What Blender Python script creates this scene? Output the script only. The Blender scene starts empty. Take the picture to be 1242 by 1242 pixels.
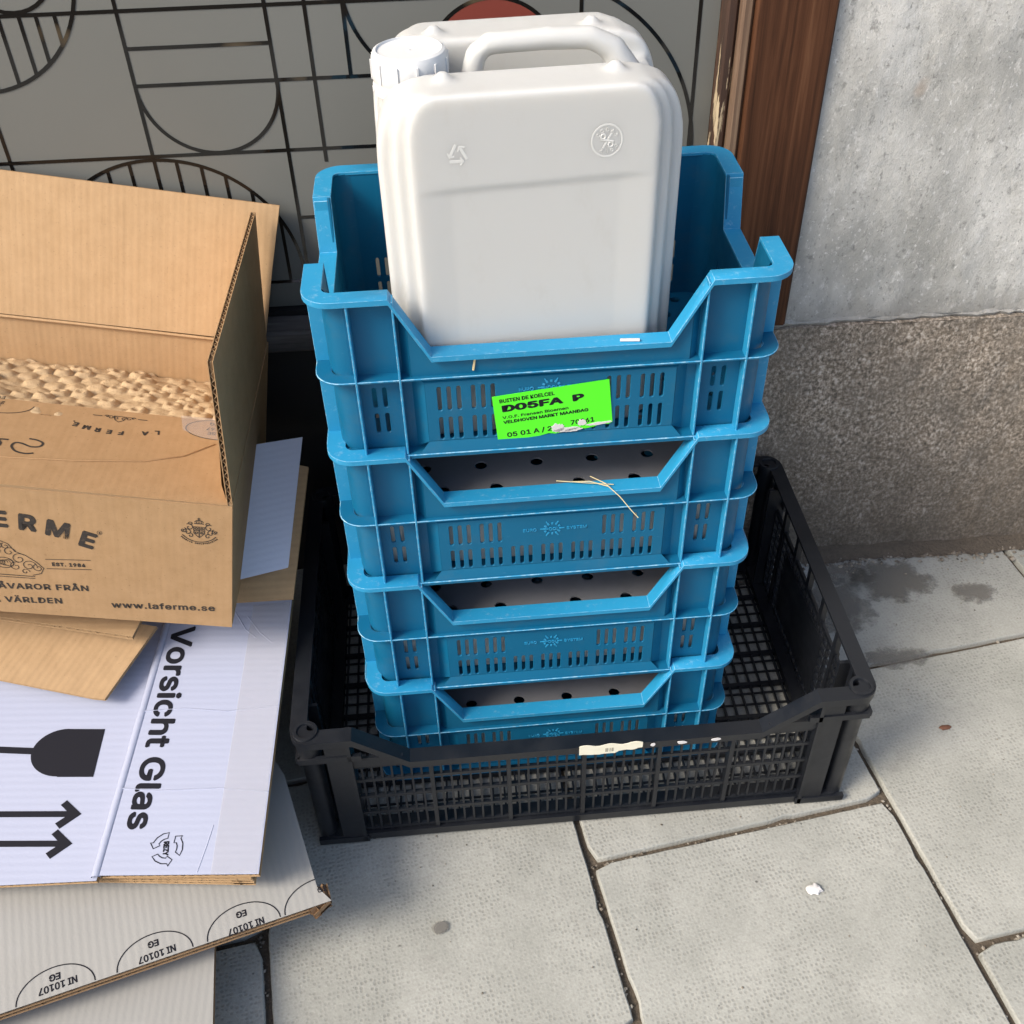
import bpy, bmesh, math, random
from mathutils import Vector, Matrix, noise
random.seed(7)
sc = bpy.context.scene
C = sc.collection
R = math.radians

# ------------------------------------------------------------------ camera, sky, sun, exposure
cam_d = bpy.data.cameras.new('camera')
cam = bpy.data.objects.new('camera', cam_d); C.objects.link(cam); sc.camera = cam
cam_d.sensor_width = 36.0; cam_d.sensor_fit = 'HORIZONTAL'
cam_d.lens = 36.0 * 1297.27 / 1242.0
cam_d.clip_start = 0.02; cam_d.clip_end = 200
yaw, pit, rol = 0.06377, 0.731408, -0.030527
f_ = Vector((math.sin(yaw)*math.cos(pit), math.cos(yaw)*math.cos(pit), -math.sin(pit)))
r_ = Vector((math.cos(yaw), -math.sin(yaw), 0)); u_ = r_.cross(f_)
r2 = math.cos(rol)*r_ + math.sin(rol)*u_; u2 = -math.sin(rol)*r_ + math.cos(rol)*u_
cam.matrix_world = Matrix(((r2.x, u2.x, -f_.x, -0.112396), (r2.y, u2.y, -f_.y, -0.650739), (r2.z, u2.z, -f_.z, 1.06446), (0, 0, 0, 1)))

SUN_EL, SUN_AZ = R(43), R(243)          # azimuth from +Y clockwise: light from front left
world = bpy.data.worlds.new('World'); sc.world = world; world.use_nodes = True
wn = world.node_tree; wn.nodes.clear()
sky = wn.nodes.new('ShaderNodeTexSky'); sky.sky_type = 'NISHITA'; sky.sun_disc = False
sky.sun_elevation = SUN_EL; sky.sun_rotation = SUN_AZ; sky.air_density = 1.0; sky.dust_density = 3.0; sky.ozone_density = 1.0
bg = wn.nodes.new('ShaderNodeBackground'); bg.inputs[1].default_value = 0.14
wo = wn.nodes.new('ShaderNodeOutputWorld')
wn.links.new(sky.outputs[0], bg.inputs[0]); wn.links.new(bg.outputs[0], wo.inputs[0])
sun_d = bpy.data.lights.new('sun', 'SUN'); sun_d.energy = 1.95; sun_d.angle = R(20); sun_d.color = (1.0, 0.92, 0.80)
sun = bpy.data.objects.new('sun', sun_d); C.objects.link(sun)
sv = Vector((math.sin(SUN_AZ)*math.cos(SUN_EL), math.cos(SUN_AZ)*math.cos(SUN_EL), math.sin(SUN_EL)))
sun.rotation_euler = sv.to_track_quat('Z', 'Y').to_euler()
sc.view_settings.view_transform = 'Standard'; sc.view_settings.look = 'None'
sc.view_settings.gamma = 1.0; sc.view_settings.use_curve_mapping = False
sc.view_settings.exposure = 0.83

# ------------------------------------------------------------------ node helper
class NT:
    def __init__(s, name, base=(.5,.5,.5), rough=.6, spec=.5):
        s.m = bpy.data.materials.new(name); s.m.use_nodes = True
        s.nt = s.m.node_tree; s.b = s.nt.nodes['Principled BSDF']
        s.b.inputs['Base Color'].default_value = (*base, 1); s.b.inputs['Roughness'].default_value = rough
        s.b.inputs['Specular IOR Level'].default_value = spec
        s._c = None
    def n(s, t, **kw):
        x = s.nt.nodes.new(t)
        for k, v in kw.items(): setattr(x, k, v)
        return x
    def l(s, a, b): s.nt.links.new(a, b)
    def co(s, scale=(1,1,1), rot=(0,0,0), loc=(0,0,0)):
        if s._c is None: s._c = s.n('ShaderNodeTexCoord')
        mp = s.n('ShaderNodeMapping'); mp.inputs['Scale'].default_value = scale; mp.inputs['Rotation'].default_value = rot; mp.inputs['Location'].default_value = loc
        s.l(s._c.outputs['Object'], mp.inputs[0]); return mp.outputs[0]
    def noise(s, scale, detail=4, rough=.55, co=None, dist=0):
        x = s.n('ShaderNodeTexNoise'); x.inputs['Scale'].default_value = scale; x.inputs['Detail'].default_value = detail
        x.inputs['Roughness'].default_value = rough; x.inputs['Distortion'].default_value = dist
        s.l(co if co is not None else s.co(), x.inputs['Vector']); return x.outputs['Fac']
    def voro(s, scale, co=None, feat='F1', out='Distance', rnd=1):
        x = s.n('ShaderNodeTexVoronoi', feature=feat); x.inputs['Scale'].default_value = scale; x.inputs['Randomness'].default_value = rnd
        s.l(co if co is not None else s.co(), x.inputs['Vector']); return x.outputs[out]
    def wave(s, scale, dirn='X', dist=0, dscale=1, co=None):
        x = s.n('ShaderNodeTexWave', bands_direction=dirn); x.inputs['Scale'].default_value = scale; x.inputs['Distortion'].default_value = dist
        x.inputs['Detail Scale'].default_value = dscale
        s.l(co if co is not None else s.co(), x.inputs['Vector']); return x.outputs['Fac']
    def ramp(s, fac, stops):
        x = s.n('ShaderNodeValToRGB'); cr = x.color_ramp
        while len(cr.elements) < len(stops): cr.elements.new(.5)
        for e, (p, c) in zip(cr.elements, stops):
            e.position = p; e.color = (c, c, c, 1) if isinstance(c, (int, float)) else (*c, 1)
        s.l(fac, x.inputs[0]); return x.outputs[0]
    def mix(s, fac, a, b, mode='MIX'):
        x = s.n('ShaderNodeMix', data_type='RGBA', blend_type=mode)
        for i, v in ((0, fac), (6, a), (7, b)):
            if isinstance(v, (int, float)): x.inputs[i].default_value = v
            elif isinstance(v, tuple): x.inputs[i].default_value = (*v, 1)
            else: s.l(v, x.inputs[i])
        return x.outputs[2]
    def math(s, op, a, b=0.0):
        x = s.n('ShaderNodeMath', operation=op)
        for i, v in ((0, a), (1, b)):
            if isinstance(v, (int, float)): x.inputs[i].default_value = v
            else: s.l(v, x.inputs[i])
        return x.outputs[0]
    def color(s, c): s.l(c, s.b.inputs['Base Color']); return s
    def rough(s, c): s.l(c, s.b.inputs['Roughness']); return s
    def bump(s, h, strength=.3, dist=.002):
        x = s.n('ShaderNodeBump'); x.inputs['Strength'].default_value = strength; x.inputs['Distance'].default_value = dist
        s.l(h, x.inputs['Height'])
        prev = s.b.inputs['Normal'].links
        if prev: s.l(prev[0].from_socket, x.inputs['Normal'])
        s.l(x.outputs[0], s.b.inputs['Normal']); return s

# ------------------------------------------------------------------ materials
M = {}
def blue_mat(name, seed, k):
    t = NT(name, rough=.45, spec=.28)
    o = (seed, seed*.7, seed*1.3)
    base = t.mix(t.noise(9, 3, co=t.co(loc=o)), (.002*k, .096*k, .196*k), (.006*k, .128*k, .245*k))
    scr = t.ramp(t.noise(90, 6, .7, co=t.co((1, 1, 6), loc=o)), [(.64, 0.0), (.82, .25)])
    c = t.mix(scr, base, (.30, .52, .66))
    dirt = t.ramp(t.noise(22, 6, .7, co=t.co(loc=o)), [(.52, 0.0), (.85, .5)])
    c = t.mix(dirt, c, (.06, .12, .16))
    t.color(c); t.rough(t.ramp(t.noise(35, 4), [(.3, .34), (.7, .55)]))
    t.bump(t.noise(140, 3), .06, .001); return t.m
M['blue'] = blue_mat('blue_crate_plastic', 1.3, 1.0)
t = NT('worn_blue_rim_plastic', rough=.5)
base = t.mix(t.noise(14, 3), (.012, .225, .43), (.022, .28, .49))
scuff = t.ramp(t.noise(150, 8, .8, co=t.co((1, 1, 1))), [(.55, 0.0), (.74, .5)])
scuff = t.math('MULTIPLY', scuff, t.ramp(t.noise(16, 3, .5), [(.38, .15), (.56, 1.0)]))
t.color(t.mix(scuff, base, (.42, .60, .68))); t.bump(t.noise(180, 4), .2, .001); M['bluerim'] = t.m
t = NT('abraded_blue_edge', rough=.6)
e = t.ramp(t.noise(130, 6, .7), [(.42, 0.0), (.66, 1.0)])
t.color(t.mix(e, (.022, .26, .48), (.30, .50, .62))); M['blueedge'] = t.m

t = NT('black_crate_plastic', (.012, .014, .018), .45)
d = t.ramp(t.noise(45, 8, .8), [(.58, 0.0), (.84, .35)])
t.color(t.mix(d, (.0085, .010, .0135), (.060, .057, .052))); t.rough(t.ramp(t.noise(30, 4), [(.35, .28), (.7, .55)]))
t.bump(t.noise(120, 4), .12, .001); M['black'] = t.m

t = NT('white_jug_plastic', (.66, .66, .635), .36, .45)
t.color(t.mix(t.noise(4, 3), (.55, .55, .528), (.58, .58, .558)))
t.b.inputs['Subsurface Weight'].default_value = .6; t.b.inputs['Subsurface Radius'].default_value = (.024, .022, .020); t.b.inputs['Subsurface Scale'].default_value = 1.0
sm_ = t.ramp(t.noise(26, 6, .7, co=t.co((1, 1, .5))), [(.56, 0.0), (.80, .22)])
lk = t.b.inputs['Base Color'].links[0].from_socket; t.color(t.mix(sm_, lk, (.40, .37, .31)))
t.rough(t.ramp(t.noise(50, 5, .7), [(.35, .28), (.7, .5)]))
t.bump(t.noise(30, 3), .04, .002); M['jug'] = t.m
t = NT('white_embossed_plastic', (.64, .64, .61), .4); M['jugmark'] = t.m
t = NT('white_cap_plastic', (.70, .70, .69), .4); t.bump(t.noise(80, 2), .03, .001); M['cap'] = t.m

def kraft(name, a, b, axis='X', stripe=.5, bumpk=.25):
    t = NT(name, a, .8, .2)
    fib = t.noise(55, 6, .65)
    big = t.noise(7, 4, .6)
    c = t.mix(t.ramp(fib, [(.3, 0.0), (.7, 1.0)]), a, b)
    c = t.mix(t.ramp(big, [(.4, 0.0), (.75, .3)]), c, tuple(x*.78 for x in a))
    spk = t.ramp(t.noise(420, 2, .5), [(.66, 0.0), (.74, .5)])
    c = t.mix(spk, c, tuple(x*.5 for x in a))
    w = t.wave(1/.0075/2*.64, axis, 1.2, 6)
    w2 = t.noise(75, 4, .7, co=t.co((1, .03, 1) if axis == 'X' else (.03, 1, 1)))
    st = t.math('ADD', t.math('MULTIPLY', w, .22), t.math('MULTIPLY', w2, .78))
    c = t.mix(t.math('MULTIPLY', t.ramp(st, [(.35, 0.0), (.65, 1.0)]), stripe*.22), c, tuple(min(1, x*1.45) for x in b))
    t.color(c); t.bump(t.noise(10, 4, .6), .3, .006); t.bump(st, bumpk, .0012); t.bump(fib, .12, .0006); return t.m
M['kraft'] = kraft('kraft_cardboard', (.365, .222, .108), (.43, .268, .138), 'X', .25, .16)
M['kraft_in'] = kraft('inner_kraft_cardboard', (.44, .285, .15), (.505, .335, .185), 'X', .6, .25)
M['kraft_y'] = kraft('brown_flat_cardboard', (.36, .235, .125), (.43, .285, .155), 'Y', .8, .3)
M['flute'] = NT('corrugation_paper', (.33, .22, .12), .85, .2).m
M['flute_brown'] = NT('brown_liner_paper', (.30, .195, .11), .85, .2).m
M['flute_dark'] = NT('dark_corrugation_paper', (.20, .125, .07), .85, .2).m
t = NT('kraft_stuffing_paper', rough=.85, spec=.2)
t.color(t.mix(t.noise(60, 5), (.46, .325, .185), (.56, .41, .25))); t.bump(t.noise(160, 6, .7, dist=1.5), .5, .0025); M['paper'] = t.m
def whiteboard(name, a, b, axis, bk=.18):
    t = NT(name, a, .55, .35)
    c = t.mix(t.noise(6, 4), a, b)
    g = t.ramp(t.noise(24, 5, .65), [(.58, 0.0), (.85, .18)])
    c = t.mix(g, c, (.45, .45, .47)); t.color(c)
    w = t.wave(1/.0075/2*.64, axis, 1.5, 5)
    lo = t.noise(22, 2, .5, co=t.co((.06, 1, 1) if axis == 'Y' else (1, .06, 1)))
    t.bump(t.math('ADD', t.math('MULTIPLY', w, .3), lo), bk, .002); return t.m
M['white'] = whiteboard('white_glossy_cardboard_shade_toned', (.345, .37, .475), (.385, .41, .52), 'Y')  # cool shade put into the base colour, darker and bluer than white board
M['whiteflap'] = whiteboard('white_brightened_flap_cardboard', (.66, .68, .80), (.72, .74, .85), 'Y')  # same white kept lighter, raised to offset the shade on this flap
M['white2'] = whiteboard('white_plain_cardboard_shade_toned', (.30, .293, .275), (.35, .345, .325), 'X', .2)  # base colour lowered to carry the shade around the pile
t = NT('black_print_ink', (.012, .012, .017), .75, .15); M['ink'] = t.m
t = NT('brown_black_print_ink', (.035, .026, .02), .75)
t.color(t.mix(t.ramp(t.noise(300, 3, .6), [(.55, 0.0), (.7, .45)]), (.03, .023, .018), (.13, .085, .05))); M['ink_kraft'] = t.m
M['sticker'] = NT('fluorescent_green_paper', (.09, .86, .015), .55).m
M['torn'] = NT('torn_white_paper', (.62, .60, .59), .8).m
t = NT('cream_tape_paper', (.72, .68, .52), .7); t.color(t.mix(t.noise(60, 4), (.70, .66, .50), (.80, .77, .64))); M['tape'] = t.m
t = NT('clear_packing_tape', (.62, .60, .60), .15); t.b.inputs['Alpha'].default_value = .16; M['clear'] = t.m
t = NT('grey_white_tray_plastic', rough=.5)
t.color(t.mix(t.ramp(t.noise(14, 5, .65), [(.45, 0.0), (.8, .6)]), (.165, .17, .185), (.095, .098, .105))); t.bump(t.noise(90, 3), .1, .001); M['tray'] = t.m
M['tray_edge'] = NT('white_tray_rim', (.74, .73, .70), .5).m
M['straw'] = NT('dry_straw', (.66, .55, .30), .7).m
M['leaf'] = NT('dry_leaf', (.16, .07, .04), .8).m
M['green'] = NT('yellow_green_sprig', (.42, .46, .03), .6).m
M['yellow'] = NT('yellow_straw', (.70, .48, .04), .6).m

t = NT('grey_plaster', rough=.92, spec=.15)
base = t.mix(t.ramp(t.noise(6, 6, .65, co=t.co((1, 1, .55))), [(.40, 0.0), (.60, 1.0)]), (.46, .455, .425), (.75, .74, .70))
streak = t.ramp(t.noise(15, 6, .65, co=t.co((1, 1, .16))), [(.50, 0.0), (.70, .55)])
c = t.mix(streak, base, (.39, .385, .36))
lt = t.ramp(t.noise(60, 8, .75, co=t.co((1, 1, .6))), [(.55, 0.0), (.66, .75)]); c = t.mix(lt, c, (.80, .79, .76))
fl1 = t.ramp(t.noise(190, 4, .7, co=t.co((1, 1, .7), loc=(2, 9, 1))), [(.60, 0.0), (.66, .7)]); c = t.mix(fl1, c, (.86, .85, .83))
fl2 = t.ramp(t.noise(170, 4, .7, co=t.co((1, 1, .7), loc=(7, 3, 5))), [(.61, 0.0), (.67, .7)]); c = t.mix(fl2, c, (.27, .265, .25))
dk = t.ramp(t.noise(85, 7, .75, co=t.co((1, 1, .6), loc=(3, 1, 7))), [(.56, 0.0), (.66, .75)]); c = t.mix(dk, c, (.27, .265, .25))
br = t.ramp(t.noise(11, 3, .5, co=t.co((1, 1, .6), loc=(5, 2, 8.3))), [(.69, 0.0), (.72, .6)]); c = t.mix(br, c, (.50, .41, .33))
sp = t.ramp(t.noise(330, 3, .6), [(.66, 0.0), (.73, .7)]); c = t.mix(sp, c, (.17, .16, .15))
hole = t.ramp(t.voro(34, co=t.co((1, 1, .8))), [(.035, 1.0), (.06, 0.0)])
hole = t.math('MULTIPLY', hole, t.ramp(t.noise(12, 2, .5, co=t.co(loc=(9, 2, 4))), [(.50, 0.0), (.56, 1.0)])); c = t.mix(hole, c, (.07, .065, .06))
sepz = t.n('ShaderNodeSeparateXYZ'); t.l(t.co(), sepz.inputs[0])
foot = t.ramp(t.math('ADD', sepz.outputs[2], t.math('MULTIPLY', t.noise(22, 5, .65), .06)), [(.405, .55), (.45, 0.0)])
c = t.mix(foot, c, (.27, .245, .215))
t.color(c)
t.bump(t.noise(70, 9, .8, co=t.co((1, 1, .7))), .75, .008); t.bump(t.noise(240, 6, .75), .6, .0025); t.bump(hole, -.6, .004); M['plaster'] = t.m

t = NT('speckled_granite', rough=.85, spec=.25)
n1 = t.noise(235, 4, .7, co=t.co((1, 1, .8)))
c = t.ramp(n1, [(.34, (.045, .038, .03)), (.43, (.16, .13, .10)), (.51, (.29, .235, .18)), (.58, (.47, .40, .33)), (.68, (.70, .63, .55))])
c = t.mix(t.ramp(t.noise(46, 5, .65), [(.45, 0.0), (.7, .45)]), c, (.125, .092, .062))
c = t.mix(t.ramp(t.noise(9, 5, .65, co=t.co(loc=(4, 4, 4))), [(.42, 0.0), (.62, .5)]), c, (.13, .112, .092))
c = t.mix(.12, c, (.36, .32, .265))
sepz = t.n('ShaderNodeSeparateXYZ'); t.l(t.co(), sepz.inputs[0])
grime = t.ramp(t.math('ADD', sepz.outputs[2], t.math('MULTIPLY', t.noise(16, 5, .65), .14)), [(.10, .72), (.30, 0.0)])
c = t.mix(grime, c, (.105, .085, .065)); t.color(c)
t.bump(n1, .5, .002); t.bump(t.noise(48, 6, .7), .5, .004); M['granite'] = t.m

def slabmat():
    t = NT('grey_concrete_slab', rough=.9, spec=.2)
    oi = t.n('ShaderNodeObjectInfo')
    ca = t.n('ShaderNodeVectorMath', operation='ADD'); t.l(t.co(), ca.inputs[0])
    cb = t.n('ShaderNodeVectorMath', operation='SCALE'); t.l(oi.outputs['Location'], cb.inputs[0]); cb.inputs['Scale'].default_value = 1.7
    t.l(cb.outputs[0], ca.inputs[1]); cc = ca.outputs[0]
    base = t.mix(t.ramp(t.noise(8, 6, .62, co=cc), [(.35, 0.0), (.68, 1.0)]), (.325, .327, .292), (.445, .443, .400))
    base = t.mix(t.math('MULTIPLY', oi.outputs['Random'], .3), base, (.40, .385, .345))
    st = t.ramp(t.noise(17, 6, .68, co=cc), [(.58, 0.0), (.75, .35)]); base = t.mix(st, base, (.20, .19, .17))
    gr = t.noise(420, 3, .6, co=cc); base = t.mix(t.ramp(gr, [(.4, .25), (.7, 0.0)]), base, (.16, .155, .14))
    dots = t.ramp(t.voro(215, co=t.co(), rnd=.45), [(.22, 0.0), (.46, 1.0)])
    wear = t.ramp(t.noise(13, 5, .65, co=cc), [(.35, 1.0), (.68, .12)])
    dm = t.math('MULTIPLY', t.math('SUBTRACT', 1.0, dots), wear)
    base = t.mix(t.math('MULTIPLY', dm, .34), base, (.13, .125, .11))
    bst = t.ramp(t.noise(150, 2, .5, co=cc), [(.73, 0.0), (.77, .7)]); base = t.mix(bst, base, (.08, .075, .07))
    t.color(base); t.bump(t.math('MULTIPLY', dm, -1.0), .35, .0012); t.bump(gr, .3, .0008); t.bump(t.noise(60, 5, co=cc), .25, .0015)
    return t.m
M['slab'] = slabmat()
t = NT('joint_dirt', rough=.95, spec=.1)
t.color(t.mix(t.noise(160, 5, .7), (.055, .045, .034), (.16, .13, .10))); t.bump(t.noise(300, 4), .8, .003); M['dirt'] = t.m
t = NT('small_gravel', rough=.9); oi = t.n('ShaderNodeTexNoise'); oi.inputs['Scale'].default_value = 60
t.l(t.co(), oi.inputs['Vector']); t.color(t.ramp(oi.outputs['Fac'], [(.35, (.07, .058, .046)), (.5, (.18, .15, .115)), (.65, (.33, .30, .25))])); M['gravel'] = t.m
t = NT('damp_stain', (.16, .15, .13), .7); M['stain'] = t.m

t = NT('brown_oak', rough=.6, spec=.2)
g = t.noise(130, 6, .65, co=t.co((1, 1, .028)), dist=.6)
g2 = t.noise(22, 4, .6, co=t.co((1, 1, .06)))
c = t.ramp(g, [(.30, (.020, .008, .004)), (.48, (.070, .027, .012)), (.62, (.112, .047, .022)), (.8, (.16, .075, .038))])
c = t.mix(t.ramp(g2, [(.4, 0.0), (.7, .45)]), c, (.058, .025, .013)); t.color(c); t.bump(g, .45, .0015); M['oak'] = t.m
t = NT('worn_bare_oak', rough=.7)
g = t.noise(150, 6, .65, co=t.co((1, 1, .03)))
t.color(t.ramp(g, [(.3, (.06, .035, .022)), (.5, (.15, .092, .058)), (.7, (.27, .185, .12))])); t.bump(g, .4, .0015); M['wornoak'] = t.m
t = NT('peeling_brown_paint', rough=.65)
pe = t.ramp(t.noise(36, 7, .68, co=t.co((4.5, 2, .30), loc=(0, 0, 1.3))), [(.535, 0.0), (.56, 1.0)])
c = t.mix(pe, t.ramp(g2 if False else t.noise(50, 4, co=t.co((1, 1, .1))), [(.3, (.028, .016, .012)), (.7, (.085, .04, .022))]), (.50, .40, .26)); t.color(c); t.bump(pe, -.5, .0015); M['peel'] = t.m
t = NT('weathered_grey_wood', rough=.8)
t.color(t.ramp(t.noise(60, 6, .7, co=t.co((.08, 1, 1))), [(.3, (.035, .032, .03)), (.55, (.11, .10, .095)), (.75, (.21, .20, .19))])); t.bump(t.noise(90, 5, co=t.co((.06, 1, 1))), .5, .002); M['sill'] = t.m
t = NT('black_painted_wood', (.012, .012, .013), .55); t.bump(t.noise(30, 5), .2, .003); M['kick'] = t.m
t = NT('grey_frosted_film', rough=.48, spec=.5)
t.color(t.mix(t.noise(3, 4), (.140, .141, .125), (.168, .172, .160))); t.bump(t.noise(240, 3), .04, .0006); M['film'] = t.m
t = NT('dark_clear_glass', (.006, .006, .006), .06, .5)
t.color(t.mix(t.ramp(t.noise(9, 2), [(.62, 0.0), (.68, .9)]), (.007, .0065, .006), (.10, .075, .045))); M['glass'] = t.m
M['redfilm'] = NT('red_film', (.20, .040, .026), .5).m
M['dark'] = NT('dark_room', (.01, .01, .01), .9).m

# Blender's own bundled sans serif, when it is there (the built-in font otherwise)
SANS = None
try:
    import os
    p_ = os.path.join(bpy.utils.system_resource('DATAFILES', path='fonts'), 'Inter.woff2')
    if os.path.exists(p_): SANS = bpy.data.fonts.load(p_)
except Exception:
    SANS = None

# ------------------------------------------------------------------ mesh helpers
class MB:
    def __init__(s): s.v = []; s.f = []; s.mi = []; s.cur = 0
    def add(s, vs, fs, mi=None):
        o = len(s.v); s.v += [tuple(v) for v in vs]
        for f in fs: s.f.append(tuple(o+i for i in f)); s.mi.append(s.cur if mi is None else mi)
        return s
    def box(s, x0, x1, y0, y1, z0, z1, mtx=None, mi=None):
        vs = [Vector((x, y, z)) for x in (x0, x1) for y in (y0, y1) for z in (z0, z1)]
        if mtx is not None: vs = [mtx @ v for v in vs]
        return s.add(vs, [(0,1,3,2),(4,6,7,5),(0,4,5,1),(2,3,7,6),(0,2,6,4),(1,5,7,3)], mi)
    def tube(s, path, r, n=8, mi=None, ref=None):
        path = [Vector(p) for p in path]; rings = []
        if not isinstance(r, (list, tuple)): r = [r]*len(path)
        d0 = (path[1]-path[0]).normalized()
        if ref is None: ref = Vector((1, 0, 0)) if abs(d0.z) > .9 else Vector((0, 0, 1))
        ref = Vector(ref)
        for i, p in enumerate(path):
            d = (path[min(i+1, len(path)-1)] - path[max(i-1, 0)]).normalized()
            a = d.cross(ref)
            if a.length < 1e-6: a = d.cross(Vector((0, 1, 0)))
            a.normalize(); b = a.cross(d)
            rings.append([p + r[i]*(math.cos(2*math.pi*k/n)*a + math.sin(2*math.pi*k/n)*b) for k in range(n)])
        vs = [v for ring in rings for v in ring]; fs = []
        for i in range(len(path)-1):
            for k in range(n):
                fs.append((i*n+k, i*n+(k+1) % n, (i+1)*n+(k+1) % n, (i+1)*n+k))
        fs.append(tuple(range(n-1, -1, -1))); fs.append(tuple((len(path)-1)*n+k for k in range(n)))
        return s.add(vs, fs, mi)
    def lathe(s, prof, n=32, mtx=None, mi=None):
        vs = []; fs = []
        for r, z in prof:
            for k in range(n):
                a = 2*math.pi*k/n; v = Vector((r*math.cos(a), r*math.sin(a), z)); vs.append(mtx @ v if mtx else v)
        for i in range(len(prof)-1):
            for k in range(n): fs.append((i*n+k, i*n+(k+1) % n, (i+1)*n+(k+1) % n, (i+1)*n+k))
        return s.add(vs, fs, mi)
    def mesh(s, me, mtx=None, mi=None):
        return s.add([(mtx @ v.co) if mtx else v.co.copy() for v in me.vertices], [tuple(p.vertices) for p in me.polygons], mi)
    def prism(s, poly, z0, z1, mtx=None, mi=None):
        n = len(poly); vs = [Vector((x, y, z)) for z in (z0, z1) for x, y in poly]
        if mtx: vs = [mtx @ v for v in vs]
        return s.add(vs, [tuple(range(n-1, -1, -1)), tuple(range(n, 2*n))] + [(i, (i+1) % n, n+(i+1) % n, n+i) for i in range(n)], mi)
    def build(s, name, mats, parent=None, mtx=None, smooth=35, bevel=0, recalc=True, bmat=-1):
        me = bpy.data.meshes.new(name); me.from_pydata(s.v, [], s.f)
        if not isinstance(mats, (list, tuple)): mats = [mats]
        for m in mats: me.materials.append(m)
        if len(mats) > 1: me.polygons.foreach_set('material_index', s.mi)
        if recalc or bevel:
            bm = bmesh.new(); bm.from_mesh(me)
            bmesh.ops.recalc_face_normals(bm, faces=bm.faces)
            if bevel:
                es = [e for e in bm.edges if len(e.link_faces) == 2 and e.calc_face_angle(0) > .6]
                bmesh.ops.bevel(bm, geom=es, offset=bevel, segments=1, affect='EDGES', clamp_overlap=True, material=bmat)
            bm.to_mesh(me); bm.free()
        return put(name, me, parent, mtx, smooth)

def put(name, me, parent=None, mtx=None, smooth=35):
    if smooth:
        me.shade_smooth(); me.set_sharp_from_angle(angle=R(smooth))
    o = bpy.data.objects.new(name, me); C.objects.link(o)
    if parent is not None: o.parent = parent
    if mtx is not None: o.matrix_basis = mtx
    return o

def tag(o, label, cat, group=None, kind=None):
    if label: o['label'] = label
    if cat: o['category'] = cat
    if group: o['group'] = group
    if kind: o['kind'] = kind
    return o
def empty(name, label, cat, mtx=None, group=None):
    o = bpy.data.objects.new(name, None); C.objects.link(o); o.empty_display_size = .05
    if mtx is not None: o.matrix_basis = mtx
    return tag(o, label, cat, group)
def frame(o, ex, ey=None, ez=None):
    ex = Vector(ex).normalized()
    if ez is None: ez = ex.cross(Vector(ey)).normalized()
    else: ez = Vector(ez).normalized()
    ey = ez.cross(ex).normalized()
    return Matrix(((ex.x, ey.x, ez.x, o[0]), (ex.y, ey.y, ez.y, o[1]), (ex.z, ey.z, ez.z, o[2]), (0, 0, 0, 1)))
def T(x, y, z): return Matrix.Translation((x, y, z))
def RZ(a): return Matrix.Rotation(a, 4, 'Z')
FRONT = Matrix(((1, 0, 0, 0), (0, 0, -1, 0), (0, 1, 0, 0), (0, 0, 0, 1)))      # plate x->x, y->z, normal -> -y
def plate_mesh(loops, thick, bevel=0):
    cu = bpy.data.curves.new('plate', 'CURVE'); cu.dimensions = '2D'; cu.fill_mode = 'BOTH'
    bevel = min(bevel, thick*.45)
    cu.extrude = max(thick/2 - bevel, 0); cu.bevel_depth = bevel; cu.bevel_resolution = 0; cu.offset = -bevel
    for lp in loops:
        sp = cu.splines.new('POLY'); sp.points.add(len(lp)-1); sp.use_cyclic_u = True
        for p, q in zip(sp.points, lp): p.co = (q[0], q[1], 0, 1)
    ob = bpy.data.objects.new('plate', cu)
    me = bpy.data.meshes.new_from_object(ob)
    bpy.data.objects.remove(ob); bpy.data.curves.remove(cu); me.materials.clear(); return me
def text_mesh(s, size, bold=0, ax='LEFT', sx=1, shear=0, spacing=1, thick=.0001, width=None):
    cu = bpy.data.curves.new('lettering', 'FONT'); cu.body = s; cu.size = size; cu.align_x = ax
    cu.font = SANS or cu.font; cu.extrude = thick; cu.shear = shear; cu.space_character = spacing; cu.resolution_u = 4
    ob = bpy.data.objects.new('t', cu); me = bpy.data.meshes.new_from_object(ob)
    bpy.data.objects.remove(ob); bpy.data.curves.remove(cu); me.materials.clear()
    if bold:
        b_ = MB(); b_.mesh(me)
        for k in range(6): b_.mesh(me, T(bold*math.cos(k*1.0472), bold*math.sin(k*1.0472), -.00002*(k+1)))
        me = bpy.data.meshes.new('lettering'); me.from_pydata(b_.v, [], b_.f)
    if width and me.vertices:
        xs = [v.co.x for v in me.vertices]; sx = width/(max(xs)-min(xs))
    if sx != 1: me.transform(Matrix.Diagonal((sx, 1, 1, 1)))
    return me
def stroke(mb, pts, w, z=0, closed=False, mi=None):
    pts = [Vector((p[0], p[1])) for p in pts]; n = len(pts); L = []; Rr = []
    for i, p in enumerate(pts):
        if closed: d = pts[(i+1) % n]-pts[i-1]
        else: d = pts[min(i+1, n-1)]-pts[max(i-1, 0)]
        d = d.normalized() if d.length > 1e-9 else Vector((1, 0)); nn = Vector((-d.y, d.x))*w/2
        L.append(p+nn); Rr.append(p-nn)
    vs = [(v.x, v.y, z) for v in L] + [(v.x, v.y, z) for v in Rr]
    m = n if closed else n-1
    mb.add(vs, [(n+i, n+(i+1) % n, (i+1) % n, i) for i in range(m)], mi)
def arc(cx, cy, r, a0, a1, n=24, ry=None):
    ry = ry or r
    return [(cx+r*math.cos(R(a0+(a1-a0)*i/n)), cy+ry*math.sin(R(a0+(a1-a0)*i/n))) for i in range(n+1)]

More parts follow.
